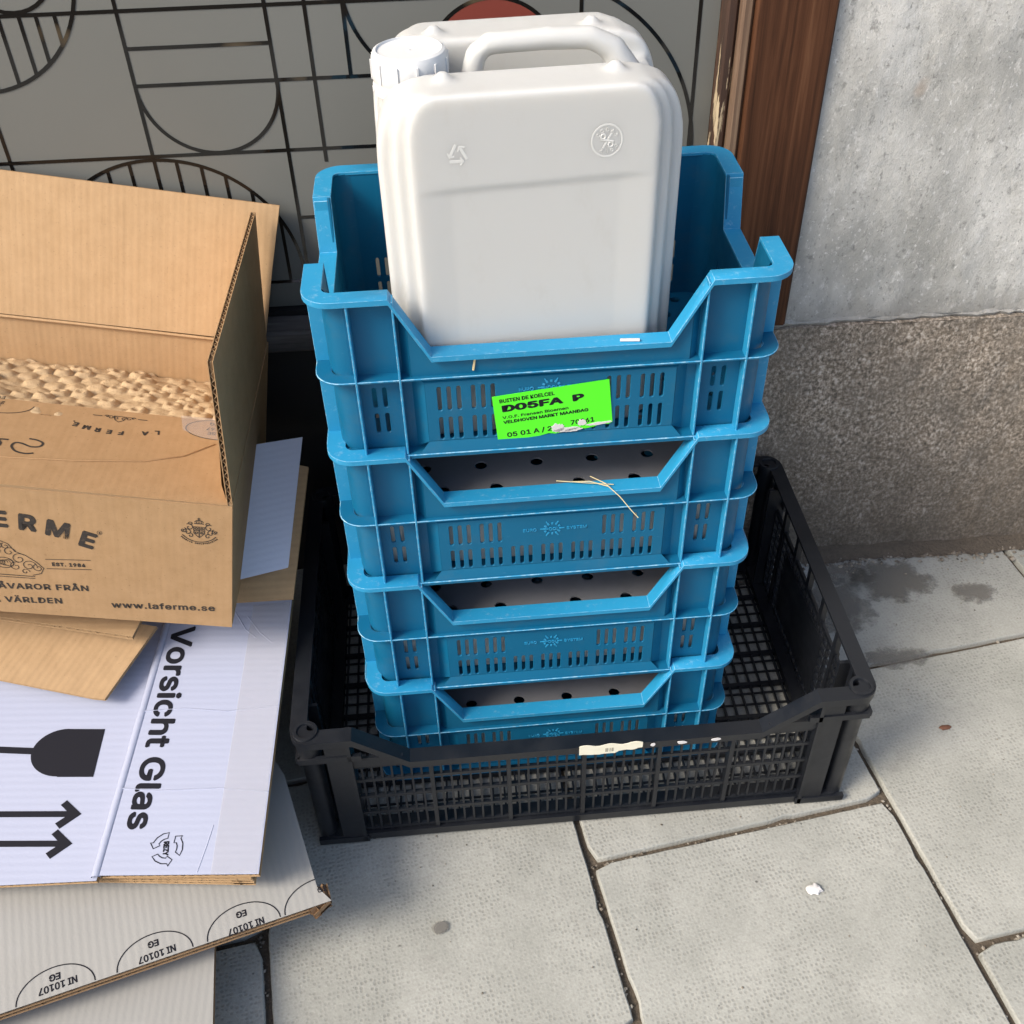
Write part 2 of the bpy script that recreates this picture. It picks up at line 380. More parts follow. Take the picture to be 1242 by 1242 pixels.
# corrugated board: poly in local xy, top face at z=0, body below
def board(name, poly, thick, mats, parent=None, mtx=None, flute_edges=None, layers=1, period=.0078, jag=0, kind_bend=None):
    """mats: top, bottom, flute. flute_edges: indices of polygon edges showing the fluting."""
    n = len(poly); mb = MB(); lt = .0007
    if flute_edges is None: flute_edges = range(n)
    lay = thick/layers
    for k in range(layers+1):
        z1 = 0 if k == 0 else (-lay*k + lt/2 if k < layers else -thick+lt); z0 = z1-lt
        mb.prism(poly, z0, z1, mi=0 if k == 0 else 1)
    area = sum(poly[i][0]*poly[(i+1) % n][1]-poly[(i+1) % n][0]*poly[i][1] for i in range(n))
    sg = 1 if area > 0 else -1
    for i in range(n):
        a = Vector(poly[i]); b = Vector(poly[(i+1) % n]); d = b-a; Ln = d.length
        if Ln < 1e-6: continue
        d /= Ln; inn = Vector((-d.y, d.x))*sg
        for k in range(layers):
            zt = -lay*k-lt; zb = -lay*(k+1)+lt
            if i in flute_edges:
                m = max(2, int(Ln/period*4)); vs = []
                ph = k*1.3
                for j in range(m+1):
                    s_ = Ln*j/m; zz = (zt+zb)/2 + (zt-zb)/2*.98*math.sin(2*math.pi*s_/period+ph)
                    rec = .0006+.0006*random.random()*(1+jag)
                    p = a+d*s_+inn*rec; q = a+d*s_+inn*.02
                    vs += [(p.x, p.y, zz+.00035), (q.x, q.y, zz+.00035), (p.x, p.y, zz-.00035), (q.x, q.y, zz-.00035)]
                fs = []
                for j in range(m):
                    o = 4*j; fs += [(o, o+4, o+5, o+1), (o+2, o+3, o+7, o+6), (o, o+2, o+6, o+4)]
                mb.add(vs, fs, 2)
                # shadowy core a little inside
                p0 = a+inn*.014; p1 = b+inn*.014
                mb.add([(p0.x, p0.y, zt), (p1.x, p1.y, zt), (p1.x, p1.y, zb), (p0.x, p0.y, zb)], [(0, 1, 2, 3)], 2)
            else:
                p0 = a+inn*.0003; p1 = b+inn*.0003
                mb.add([(p0.x, p0.y, zt), (p1.x, p1.y, zt), (p1.x, p1.y, zb), (p0.x, p0.y, zb)], [(0, 1, 2, 3)], 2)
    return mb.build(name, mats, parent, mtx, smooth=25)

def copy_tree(o, parent=None):
    c = o.copy(); C.objects.link(c)
    if parent is not None: c.parent = parent
    for ch in list(o.children): copy_tree(ch, c)
    return c

# ------------------------------------------------------------------ setting: pavement
PH = R(8.0)
pav = MB().box(-20, 20, -20, .6, -.05, -.009).build('pavement', M['dirt']); tag(pav, None, None, kind='structure')
def slab_mesh(seed, w, l):
    rr = random.Random(seed); pts = []
    def edge(x0, y0, x1, y1, n=26):
        for i in range(n):
            f = i/n; x = x0+(x1-x0)*f; y = y0+(y1-y0)*f
            j = (rr.random()-.5)*.0013 + (.0025 if rr.random() < .04 else 0)
            dx, dy = y1-y0, -(x1-x0); L = math.hypot(dx, dy)
            pts.append((x-dx/L*abs(j), y-dy/L*abs(j)))
    c = .006
    edge(c, 0, w-c, 0); edge(w, c, w, l-c); edge(w-c, l, c, l); edge(0, l-c, 0, c)
    me = plate_mesh([[(x-w/2, y-l/2) for x, y in pts]], .04, .0013); me.transform(T(0, 0, -.02)); me.materials.append(M['slab'])
    return me
W_S, L_S = .3442, .3522
smeshes = [slab_mesh(s, W_S, L_S) for s in range(5)]
cols = [-.007+.3513*k for k in range(-5, 6)]
uv2xy = lambda u, v: (math.cos(PH)*u-math.sin(PH)*v, math.sin(PH)*u+math.cos(PH)*v)
for ci, u0 in enumerate(cols):
    off = -.0465 if (ci % 2 == 1) else .1345
    for k in range(-5, 3):
        v0 = off+.3595*k
        u, v = u0+.3513/2, v0+.3595/2
        x, y = uv2xy(u, v)
        if y-.26 > .55: continue
        o = bpy.data.objects.new('paving_slab', smeshes[(ci*3+k) % 5]); C.objects.link(o); o.parent = pav
        o.matrix_basis = T(x, y, random.uniform(-.0012, 0)) @ RZ(PH+random.uniform(-.004, .004)+(math.pi if random.random() < .5 else 0)) @ Matrix.Rotation(random.uniform(-.003, .003), 4, 'X')

# loose gravel in joints and along the foot of the wall
def pebble(mb, p, r, rr):
    ph = rr.random()*6
    vs = []
    for k in range(5): vs.append((p[0]+r*math.cos(ph+k*1.257)*rr.uniform(.7, 1.2), p[1]+r*math.sin(ph+k*1.257)*rr.uniform(.7, 1.2), p[2]))
    vs.append((p[0]+r*.2, p[1], p[2]+r*rr.uniform(.5, .9))); vs.append((p[0], p[1], p[2]-r*.6))
    mb.add(vs, [(k, (k+1) % 5, 5) for k in range(5)] + [((k+1) % 5, k, 6) for k in range(5)])
rr = random.Random(3); g = MB()
for u0 in cols:
    for _ in range(200):
        v = rr.uniform(-.7, .5); x, y = uv2xy(u0-.004+rr.gauss(0, .0018), v)
        if -.6 < x < .8: pebble(g, (x, y, -.0065+rr.random()*.003), rr.uniform(.0008, .0030), rr)
for ci, u0 in enumerate(cols):
    off = -.0465 if (ci % 2 == 1) else .1345
    for k in range(-2, 3):
        for _ in range(75):
            x, y = uv2xy(u0+rr.uniform(0, .35), off+.3595*k-.004+rr.gauss(0, .002))
            if -.6 < x < .8: pebble(g, (x, y, -.006+rr.random()*.003), rr.uniform(.0008, .0032), rr)
for _ in range(620):
    x = rr.uniform(.22, .85); d = abs(rr.gauss(0, .016))
    pebble(g, (x, .398-d-.006, .001), rr.uniform(.0008, .0034) if rr.random() < .93 else rr.uniform(.003, .0055), rr)
for _ in range(150):
    x, y = rr.uniform(-.2, .8), rr.uniform(-.35, .38)
    pebble(g, (x, y, .0004), rr.uniform(.0005, .0014), rr)
tag(g.build('joint_gravel', M['gravel'], smooth=0), None, None, kind='stuff')

def blob(name, x, y, r, mat, label, cat, z=.0012, n=14, sx=1.0, seed=1, h=.0012):
    q = random.Random(seed); mb = MB()
    pts = [(r*sx*math.cos(2*math.pi*k/n)*q.uniform(.6, 1.1), r*math.sin(2*math.pi*k/n)*q.uniform(.6, 1.1)) for k in range(n)]
    mb.add([(0, 0, h)] + [(px*.8, py*.8, h*q.uniform(.5, 1.1)) for px, py in pts] + [(px, py, 0) for px, py in pts],
           [(0, 1+k, 1+(k+1) % n) for k in range(n)] + [(1+k, 1+n+k, 1+n+(k+1) % n, 1+(k+1) % n) for k in range(n)])
    o = mb.build(name, mat, None, T(x, y, z), smooth=60)
    return tag(o, label, cat)
blob('paper_scrap', .232, -.101, .0075, M['torn'], 'small crumpled white scrap lying on the slab in front of the black crate', 'litter', sx=1.3, seed=3, h=.003)
blob('dry_leaf', .448, .088, .0045, M['leaf'], 'tiny reddish brown dry leaf lying on the pavement right of the black crate', 'leaf', sx=2.0, seed=5)
def stain(x, y, rx, ry, seed, dark, a=.75):
    t = NT('damp_pavement_stain', dark, .8, .2)
    ge = t.co((1/rx, 1/ry, 1)); ln_ = t.n('ShaderNodeVectorMath', operation='LENGTH'); t.l(ge, ln_.inputs[0])
    e = t.math('ADD', ln_.outputs['Value'], t.math('MULTIPLY', t.math('SUBTRACT', t.noise(38, 6, .65, co=t.co(loc=(seed, seed*2, 0))), .5), 2.0))
    al = t.ramp(e, [(.50, a), (.90, 0.0)]); t.l(al, t.b.inputs['Alpha'])
    me = plate_mesh([[(rx*math.cos(k*.3927), ry*math.sin(k*.3927)) for k in range(16)]], .0003); me.materials.append(t.m)
    return put('damp_stain', me, pav, T(x, y, .0016), 0)
stain(.470, .335, .065, .045, 1.2, (.22, .205, .175), .6); stain(.575, .300, .036, .024, 3.3, (.22, .205, .18), .5); stain(.415, .355, .05, .03, 5.1, (.22, .20, .17), .5)
stain(.38, .30, .06, .06, 7.7, (.2, .185, .16), .45); stain(-.165, -.105, .010, .008, 2.6, (.2, .19, .17), .7); stain(.43, .20, .05, .02, 8.4, (.2, .19, .17), .4)
# ------------------------------------------------------------------ setting: building
WA = -.0188; WY = .4104
WM = T(0, WY, 0) @ RZ(WA)          # wall frame: local x along wall, y into wall
bw = empty('building_wall', 'grey rendered wall on a speckled granite base right of the window', 'wall', WM)
def rough_panel(x0, x1, z0, z1, amp, sc_, nx, nz, seed, y=0.0):
    vs = []; fs = []
    for j in range(nz+1):
        for i in range(nx+1):
            x = x0+(x1-x0)*i/nx; z = z0+(z1-z0)*j/nz
            d = noise.fractal(Vector((x*sc_, seed, z*sc_*.6)), 1.0, 2.1, 6)*amp
            vs.append((x, y-d, z))
    for j in range(nz):
        for i in range(nx):
            a = j*(nx+1)+i; fs.append((a, a+1, a+nx+2, a+nx+1))
    return vs, fs
mb = MB().box(.283, 4, .012, .3, .384, 3.2)
vs, fs = rough_panel(.283, 1.0, .384, .95, .0028, 17, 190, 150, 2.2, 0.0); mb.add(vs, fs)
mb.box(1.0, 4, .002, .011, .384, 3.2).box(.283, 1.0, .002, .011, .95, 3.2)
mb.build('plaster_face', M['plaster'], bw, smooth=80, recalc=False)
mb = MB().box(.17, 4, .012, .3, -.02, .379)
vs, fs = rough_panel(.17, 1.0, -.01, .376, .0032, 26, 220, 110, 7.7, -.004); mb.add(vs, fs)
vs, fs = rough_panel(.17, 1.0, 0, .016, .002, 60, 150, 2, 4.2, 0)
mb.add([(x, y-.004, z+.376 if False else .376) if k < 151 else (x, .012, .3795) for k, (x, y, z) in enumerate(vs[:302])], [(k, k+1, 151+k+1, 151+k) for k in range(150)])
mb.box(1.0, 4, -.003, .011, -.02, .376)
mb.build('granite_plinth', M['granite'], bw, smooth=80, recalc=False)
# mortar bead between render and plinth
q = random.Random(5); mb = MB(); pts = []
for i in range(90):
    pts.append((.2+i*.0095, .003+q.uniform(-.0015, .0015), .381+q.uniform(-.0012, .0012)))
mb.tube(pts, [q.uniform(.0035, .0055) for _ in pts], 6); mb.build('mortar_joint', M['plaster'], bw)
# dirt fillet along the foot
q = random.Random(8); mb = MB(); n = 120
for i in range(n):
    x = .15+i*.008; w = .016+.012*noise.noise(Vector((x*14, 0, 0))) + q.uniform(0, .004); h = .012+.006*noise.noise(Vector((x*20, 3, 0)))
    mb.v += [(x, -.006, h), (x, -.006-w*.45, h*.35), (x, -.006-w, .0006), (x, .006, h)]
for i in range(n-1):
    a = 4*i
    for k in ((0, 1), (1, 2), (3, 0)):
        mb.f.append((a+k[0], a+k[1], a+4+k[1], a+4+k[0])); mb.mi.append(0)
mb.build('dirt_fillet', M['dirt'], bw, smooth=80)
# left of the window: the same wall, out of frame
MB().box(-4, -1.6, 0, .3, -.02, 3.2).build('plaster_face', M['plaster'], bw)
MB().box(-1.6, .283, 0, .3, 2.2, 3.2).build('lintel', M['plaster'], bw)

# wooden door frame
df = empty('wooden_frame', 'brown oak window frame with a worn peeling inner edge beside the grey wall', 'window frame', WM)
MB().box(.203, .282, -.006, .07, .3815, 2.2).build('frame_board', M['oak'], df, bevel=.002)
mb = MB(); mb.prism([(.1905, .002), (.2028, .002), (.2028, .06), (.1905, .06)], .3815, 2.2); mb.build('frame_moulding', M['wornoak'], df, bevel=.003)
MB().box(.1785, .190, .012, .06, .3815, 2.2).build('glazing_bead', M['peel'], df, bevel=.0025)

# window
win = empty('shop_window', 'window of grey frosted film with dark line pattern of circles and bars', 'window', WM)
GO = .038
MB().box(-1.6, .178, GO+.003, GO+.012, .418, 2.2).build('glass_pane', M['glass'], win)
# film is cut into its pattern: frosted sheet with dark gaps between the pieces
fm = MB().box(-1.6, .178, GO, GO+.0028, .418, 2.2); film = fm.build('frosted_film', M['film'], win, recalc=True)
FW = .0037
ln = MB()
def fl(*pts, w=FW, z=0): stroke(ln, pts, w, .0004+z)
for x, z0, z1 in ((-.4065, .42, 1.4), (-.553, .42, 1.2), (-.266, .42, 1.4), (-.228, .589, 1.4), (-.1915, .674, 1.4), (.040, .70, 1.4), (.158, .42, 1.4), (-.70, .42, 1.4)):
    fl((x, z0), (x, z1))
for z, x0, x1 in ((.747, -1.0, -.02), (.712, -.4065, -.266), (.676, -.4065, -.10), (.6035, -1.0, -.08), (.5275, -.266, -.10), (.450, -.45, -.18), (.82, -1.0, .158), (.9, -.7, .158)):
    fl((x0, z), (x1, z), z=.0001)
fl(*arc(-.336, .675, .0705, 180, 360, 40), z=.0002)
fl(*arc(-.556, .795, .119, 180, 360, 48), z=.0002); fl(*arc(-.501, .795, .0455, 0, 360, 36), z=.0002)
for x in (-.518, -.4985, -.4825, -.465, -.54, -.575, -.60, -.63):
    dz = math.sqrt(max(.119**2-(x+.556)**2, 0)); fl((x, .747), (x, .795-dz), w=.0036)
fl(*arc(-.409, .461, .1388, 0, 180, 56), z=.0002)
for x in (-.384, -.3595, -.3365, -.287, -.312, -.433, -.457, -.48, -.505):
    dz = math.sqrt(max(.1388**2-(x+.409)**2, 0)); fl((x, .452), (x, .461+dz), w=.0036)
fl(*arc(-.020, .582, .181, -10, 75, 44), z=.0002); fl(*arc(-.09, .763, .1019, 150, 300, 36), z=.0002)
fl(*arc(-.047, .678, .0664, -10, 190, 40), z=.0003)
lo = ln.build('film_gap_lines', M['glass'], win, T(0, GO, 0) @ FRONT, smooth=0, recalc=False)
me = plate_mesh([arc(-.047, .678, .0655, 0, 180, 40)], .0004); me.materials.append(M['redfilm']); put('red_film_dome', me, win, T(0, GO-.0003, 0) @ FRONT, 0)
MB().box(-1.6, .178, .030, .06, .410, .4165).build('window_rail', M['kick'], win)
sill = MB().box(-1.6, .177, -.006, .05, .382, .409).build('window_sill', M['sill'], win, bevel=.003)
MB().box(-1.6, .169, .032, .06, -.02, .381).build('kick_panel', M['kick'], win)
MB().box(-1.6, .19, .20, .21, 0, 2.2).build('dark_interior', M['dark'], win)

# ------------------------------------------------------------------ black crate
BH = .189; BD = .394
bc = empty('black_crate', 'wide low black mesh crate on the pavement holding the stack of blue crates', 'crate', T(0, 0, .003))
bk = M['black']
def rim_strip(mb, path, inn, w, th, skirt=0):
    """path: (x,y,z); inn: horizontal inward vectors; closed"""
    n = len(path); vs = []
    for p, i in zip(path, inn):
        p = Vector(p); i = Vector(i)
        vs += [p, p+i*w, p+i*w-Vector((0, 0, th)), p+i*th-Vector((0, 0, th)), p+i*th-Vector((0, 0, th+skirt)), p-Vector((0, 0, th+skirt))] if skirt else \
              [p, p+i*w, p+i*w-Vector((0, 0, th)), p-Vector((0, 0, th))]
    k = 6 if skirt else 4; fs = []
    for a in range(n):
        b = (a+1) % n
        for j in range(k): fs.append((a*k+j, b*k+j, b*k+(j+1) % k, a*k+(j+1) % k))
    mb.add(vs, fs)
def perimeter(W, D, r, prof_x, prof_y, H, corner=5):
    """closed path round a W x D plan (x in +-W/2, y 0..D); prof: list of (distance from centre line, z) symmetric"""
    pts = []; inn = []
    def seg(p0, d, L, prof, nrm):
        h = L/2
        ss = sorted(prof, key=lambda a: a[0])
        full = [(-s, z) for s, z in reversed(ss) if s > 1e-6] + ss
        for s, z in full:
            pts.append((p0[0]+d[0]*(h+s), p0[1]+d[1]*(h+s), z)); inn.append((nrm[0], nrm[1], 0))
    def corner_arc(cx, cy, a0):
        for i in range(1, corner):
            a = R(a0+90*i/corner); pts.append((cx+r*math.cos(a), cy+r*math.sin(a), H)); inn.append((-math.cos(a), -math.sin(a), 0))
    seg((-W/2, 0), (1, 0), W, prof_x, (0, 1)); corner_arc(W/2-r, r, -90)
    seg((W/2, 0), (0, 1), D, prof_y, (-1, 0)); corner_arc(W/2-r, D-r, 0)
    seg((W/2, D), (-1, 0), W, prof_x, (0, -1)); corner_arc(-W/2+r, D-r, 90)
    seg((-W/2, D), (0, -1), D, prof_y, (1, 0)); corner_arc(-W/2+r, r, 180)
    return pts, inn
pts, inn = perimeter(.6, BD, .02, [(.183, .1435), (.238, BH-.002), (.28, BH-.002)], [(.177, BH-.002)], BH-.002)
mb = MB(); rim_strip(mb, pts, inn, .017, .0035, .0065); mb.build('top_rim', bk, bc, smooth=25)
pts, inn = perimeter(.592, BD-.008, .018, [(.278, .012)], [(.175, .012)], .012)
mb = MB(); rim_strip(mb, [(x, y+.004, z) for x, y, z in pts], inn, .022, .011); mb.build('base_frame', bk, bc)
def lattice(L, z0, z1, heavy, rows, thin_pitch, x0, x1, thick=.005):
    mb = MB()
    for x in heavy: mb.box(x-.0022, x+.0022, -.0015, thick+.004, z0, z1)
    for z, h in rows: mb.box(x0, x1, .0007, thick-.0007, z-h/2, z+h/2)
    x = x0+thin_pitch; i = 0
    while x < x1-.004:
        if all(abs(x-h) > .004 for h in heavy):
            mb.box(x-.0011, x+.0011, .0012, thick-.0012, z0, z1)
        x += thin_pitch; i += 1
    return mb
heavyx = [-.252, -.163, -.082, -.002, .078, .156, .246]
rows = [(.016, .004), (.046, .0045), (.076, .0045), (.106, .0045), (.1315, .005)]
fl_me = lattice(.5, .012, .134, heavyx, rows, .0102, -.255, .255)
fo = fl_me.build('mesh_panel', bk, bc, T(0, .007, 0), smooth=0)
mb = MB()
for x0, x1 in ((-.262, -.19), (.19, .262)): MB().box(x0, x1, .0045, .0075, .136, .150).build('rim_gusset', bk, bc)
fo['kind'] = 'stuff'
ro = put('mesh_panel', fo.data, bc, T(0, BD-.007, 0) @ RZ(math.pi), 0)
ro['kind'] = 'stuff'
# side walls
def side_wall(sgn):
    mb = MB()
    rows_s = [(.017, .004), (.142, .007)] + [(.017+.0139*k, .0026) for k in range(1, 9)]
    for z, h in rows_s: mb.box(-.15, .15, .001, .004, z-h/2, z+h/2)
    for k in range(23):
        x = -.15+.0136*k; mb.box(x-.0013, x+.0013, .0005, .0045, .012, .143)
    for k in range(7):
        x = -.15+.05*k; mb.box(x-.004, x+.004, 0, .006, .138, .180)
    for x in (-.1, .1): mb.box(x-.003, x+.003, -.002, .006, .012, .145)
    mb.box(-.07, .075, -.0006, .0056, .030, .128)          # closed plate
    return mb
sw = side_wall(1).build('side_mesh_panel', bk, bc, T(.292, BD/2, 0) @ RZ(math.pi/2), smooth=0)
sw['kind'] = 'stuff'
sw2 = put('side_mesh_panel', sw.data, bc, T(-.292, BD/2, 0) @ RZ(-math.pi/2), 0)
sw2['kind'] = 'stuff'
# corner posts
mb = MB()
mb.lathe([(.0105, .0), (.0105, .150), (.0125, .156), (.0130, .186), (.0122, .1890), (.0090, .1890), (.0083, .187), (.0083, .176), (.0, .176)], 24, T(-.0045, -.0045, 0))
mb.box(.012, .036, -.017, -.012, 0, .178).box(.034, .038, -.0185, .004, 0, .178)
mb.box(-.017, -.012, .012, .036, 0, .178).box(-.0185, .004, .034, .038, 0, .178)
mb.box(-.016, .048, -.0185, -.014, .150, .158).box(-.0185, -.014, -.016, .048, .150, .158).box(-.015, .04, -.0185, -.0135, 0, .009)
cp = mb.build('corner_post', bk, bc, T(-.2795, .0205, 0), bevel=0)
for x, y, sx, sy in ((.2795, .0205, -1, 1), (.2795, BD-.0205, -1, -1), (-.2795, BD-.0205, 1, -1)):
    put('corner_post', cp.data, bc, T(x, y, 0) @ Matrix.Diagonal((sx, sy, 1, 1)), 35)
mb = MB()
for k in range(8):
    y = .025+k*.049; mb.box(-.285, .285, y-.0022, y+.0022, 0, .006)
for k in range(24):
    y = .012+k*.01633
    mb.box(-.285, .285, y-.0009, y+.0009, .0015, .004)
for k in range(44):
    x = -.284+k*.0132; mb.box(x-.0011, x+.0011, .010, BD-.010, .0005, .0048)
mb.build('floor_mesh', bk, bc, smooth=0)['kind'] = 'stuff'
# torn paper label on the front rim and scraps beside it
q = random.Random(2)
top = [(-.009+.066*i/16, .1635+.0015*math.sin(i)) for i in range(17)]
bot = [(-.009+.066*i/16, .1475+q.uniform(-.001, .001)+(.002*((i/16)*3) if i > 9 else .001)) for i in range(16, -1, -1)]
me = plate_mesh([top+bot], .0006); me.materials.append(M['tape']); put('torn_label', me, bc, T(0, -.0012, -.0165) @ FRONT, 0)
mb = MB(); mb.box(.018, .021, 0, .0002, .0, .006).box(.0225, .0235, 0, .0002, 0, .006).box(.0245, .0265, 0, .0002, 0, .006)
lo_ = mb.build('label_print', NT('faded_print', (.35, .33, .26), .8).m, bc, T(0, -.0018, .1355), smooth=0)
for k, (x, w) in enumerate(((.098, .012), (.134, .010), (.068, .006))):
    n = 12; lp = [(w/2*math.cos(2*math.pi*i/n)*q.uniform(.7, 1.1), .0022*math.sin(2*math.pi*i/n)*q.uniform(.6, 1.3)) for i in range(n)]
    me = plate_mesh([lp], .0006); me.materials.append(M['torn']); put('paper_scrap', me, bc, T(x, -.0010, .1400) @ FRONT, 0)

# ------------------------------------------------------------------ blue crates
CW, CD, CH, HC, ZR = .40, .256, .162, .106, .0845
PX0, PX1 = .100, .1305        # cutout half widths: bottom, top (distance from centre)
def rrect(x0, x1, y0, y1, r, n=3):
    pts = []
    for cx, cy, a0 in ((x1-r, y1-r, 0), (x0+r, y1-r, 90), (x0+r, y0+r, 180), (x1-r, y0+r, 270)):
        for i in range(n+1):
            a = R(a0+90*i/n); pts.append((cx+r*math.cos(a), cy+r*math.sin(a)))
    return pts
slot = lambda cx, z0, z1, w=.0036: rrect(cx-w/2, cx+w/2, z0, z1, w*.49, 2)
def slots_main():
    lo = []
    P, Q = .0084, .0292
    for c in range(-3, 4):
        for k in (-1, 0, 1):
            lo.append(slot(c*Q+k*P, .0165, .0405))
            if abs(c) >= 2: lo.append(slot(c*Q+k*P, .0475, .0725))
    return lo
def side_slots(xc):
    return [slot(xc+dx, z0, z0+.021) for dx in (-.0045, .0045) for z0 in (.022, .049)]
def make_blue():
    root = bpy.data.objects.new('blue_crate', None); C.objects.link(root)
    b = M['blue']; rimm = M['bluerim']
    # wall with cutout (recessed) : plate on x-z
    XI = CW/2-.013
    def wall_outline(half, cz, p0, p1, zt):
        return [(-half, .004), (half, .004), (half, zt), (p1, zt), (p0, cz), (-p0, cz), (-p1, zt), (-half, zt)]
    win_hole = [(-.118, .010), (.118, .010), (.118, ZR-.003), (-.118, ZR-.003)]
    main = wall_outline(XI-.018, HC-.001, PX0, PX1, CH-.001)
    me = plate_mesh([main, win_hole]+side_slots(-.147)+side_slots(.147), .0026, .0005); me.materials.append(b)
    me.transform(T(0, .0143, 0) @ FRONT)
    # proud centre panel with chamfers
    mb = MB(); mb.mesh(me)
    cpan = plate_mesh([[(-.108, .015), (.108, .015), (.108, ZR-.007), (-.108, ZR-.007)]]+slots_main(), .0024, .0004)
    mb.mesh(cpan, T(0, .0060, 0) @ FRONT)
    ya, yb_ = .0048, .0143
    A = [(-.108, ya, .015), (.108, ya, .015), (.108, ya, ZR-.007), (-.108, ya, ZR-.007)]
    B = [(-.120, yb_, .007), (.120, yb_, .007), (.120, yb_, ZR-.002), (-.120, yb_, ZR-.002)]
    B[0] = (-.120, yb_, .004); B[1] = (.120, yb_, .004)
    A2 = [(x, y+.0018, z) for x, y, z in A]; B2 = [(x, y+.0018, z) for x, y, z in B]
    Ab = [(-.108, ya, .015), (.108, ya, .015)]
    mb.add(A+B, [(3, 0, 4, 7), (1, 2, 6, 5), (2, 3, 7, 6)])
    mb.add(A2+B2, [(3, 0, 4, 7), (1, 2, 6, 5), (2, 3, 7, 6)])
    mb.add([(-.108, ya, .015), (.108, ya, .015), (.117, .0008, .0045), (-.117, .0008, .0045)], [(0, 1, 2, 3)])
    # upper centre band, proud, below the cutout rim, with chamfered ends
    zq = HC+(.118-PX0)/(PX1-PX0)*(CH-HC)-.004
    bp = plate_mesh([[(-.118, ZR-.001), (.118, ZR-.001), (.118, zq), (PX0+.001, HC-.0025), (-PX0-.001, HC-.0025), (-.118, zq)]], .002, .0003)
    mb.mesh(bp, T(0, .0062, 0) @ FRONT)
    for s_ in (-1, 1): mb.add([(s_*.118, .0052, ZR), (s_*.1262, .0143, ZR), (s_*.1262, .0143, zq+.012), (s_*.118, .0052, zq)], [(0, 1, 2, 3)])
    fw = mb.build('front_wall', b, root, smooth=30)
    # rear wall: same pressing turned round
    put('rear_wall', fw.data, root, T(0, CD, 0) @ RZ(math.pi), 30)
    # side walls
    hs = CD/2-.031
    lp = wall_outline(hs, HC+.004, .050, .060, CH-.001)
    sl = [slot(c*.026+k*.0084, z0, z0+.024) for c in (-2, -1, 0, 1, 2) for k in (-1, 0, 1) for z0 in (.018, .048)]
    me = plate_mesh([lp]+sl, .0026, .0005); me.materials.append(b); me.transform(T(0, .0143, 0) @ FRONT)
    put('side_wall', me, root, T(CW/2, CD/2, 0) @ RZ(math.pi/2), 30); put('side_wall', me, root, T(-CW/2, CD/2, 0) @ RZ(-math.pi/2), 30)
    # corner walls
    mb = MB(); rc = .020; n = 8
    for r_c in (rc, rc-.0026):
        vs = []
        for i in range(n+1):
            a = R(180+90*i/n); x = -CW/2+.013+rc+r_c*math.cos(a); y = .013+rc+r_c*math.sin(a)
            vs += [(x, y, .004), (x, y, CH-.002)]
        mb.add(vs, [(2*i, 2*i+2, 2*i+3, 2*i+1) for i in range(n)])
    cw = mb.build('corner_wall', b, root, smooth=60, recalc=True)
    for x, y in ((-1, 1), (1, -1), (-1, -1)):
        if (x, y) == (-1, 1): mt = Matrix.Diagonal((-1, 1, 1, 1))
        elif (x, y) == (1, -1): mt = T(0, CD, 0) @ Matrix.Diagonal((1, -1, 1, 1))
        else: mt = T(0, CD, 0) @ Matrix.Diagonal((-1, -1, 1, 1))
        put('corner_wall', cw.data, root, mt, 60)
    # rim, following the cutouts
    px = [(PX0, HC), (PX1, CH), (CW/2-.024, CH)]
    py = [(.050, HC+.006), (.062, CH), (CD/2-.024, CH)]
    pts, inn = perimeter(CW, CD, .024, px, py, CH, 7)
    # inset rim in the middle of the front
    mb = MB(); rim_strip(mb, pts, inn, .0165, .0030, .0022); mb.build('top_rim', [rimm, M['blueedge']], root, bevel=.0007, bmat=1)
    # middle ledge and bottom flange
    pts, inn = perimeter(CW-.002, CD-.002, .023, [(.116, ZR), (.128, ZR), (CW/2-.025, ZR)], [(CD/2-.025, ZR)], ZR, 7)
    pts = [(x, y+.001, z) for x, y, z in pts]
    mb = MB(); rim_strip(mb, pts, inn, .0135, .0022)
    mb.build('middle_ledge', [b, M['blueedge']], root, bevel=.0006, bmat=1)
    pts, inn = perimeter(CW+.001, CD+.001, .026, [(CW/2-.026, .0052)], [(CD/2-.026, .0052)], .0052, 7)
    pts = [(x, y-.0005, z) for x, y, z in pts]
    mb = MB(); rim_strip(mb, pts, inn, .0155, .0030, .0015); mb.build('bottom_flange', [b, M['blueedge']], root, bevel=.0007, bmat=1)
    # ribs (fins)
    def rib(x, z0, z1, y0=.0008):
        m_ = MB(); m_.box(x-.0009, x+.0009, y0, .0132, z0, z1); return m_
    xs = (-CW/2+.036, CW/2-.034)
    first = None
    rb = rib(0, .005, CH-.003).build('rib', [rimm, M['blueedge']], root, T(xs[0], 0, 0), smooth=0, bevel=.0004, bmat=1)
    put('rib', rb.data, root, T(xs[1], 0, 0), 0)
    for x in (-.1275, .1275): put('rib', rb.data, root, T(x, 0, 0), 0)
    for x in (xs[0], xs[1], -.1275, .1275): put('rib', rb.data, root, T(x, CD, 0) @ RZ(math.pi), 0)
    for sx in (1, -1):
        for dy in (-.088, -.06, .06, .088): put('rib', rb.data, root, T(sx*CW/2, CD/2+dy, 0) @ RZ(sx*math.pi/2), 0)
    # floor with round holes
    holes = []
    for j in range(8):
        for i in range(13):
            x = -.168+i*.028 + (.014 if j % 2 else 0); y = .030+j*.028
            if abs(x) < .172: holes.append([(x+.0052*math.cos(2*math.pi*k/10), y+.0052*math.sin(2*math.pi*k/10)) for k in range(10)])
    me = plate_mesh([rrect(-XI+.001, XI-.001, .014, CD-.014, .016, 4)]+holes, .003, 0); me.materials.append(b); me.transform(T(0, 0, .0075))
    put('floor', me, root, None, 30)
    return root
proto = make_blue()
BLX, BLY = -.0277, .0953
bases = [.467, .3125, .158, .0063]
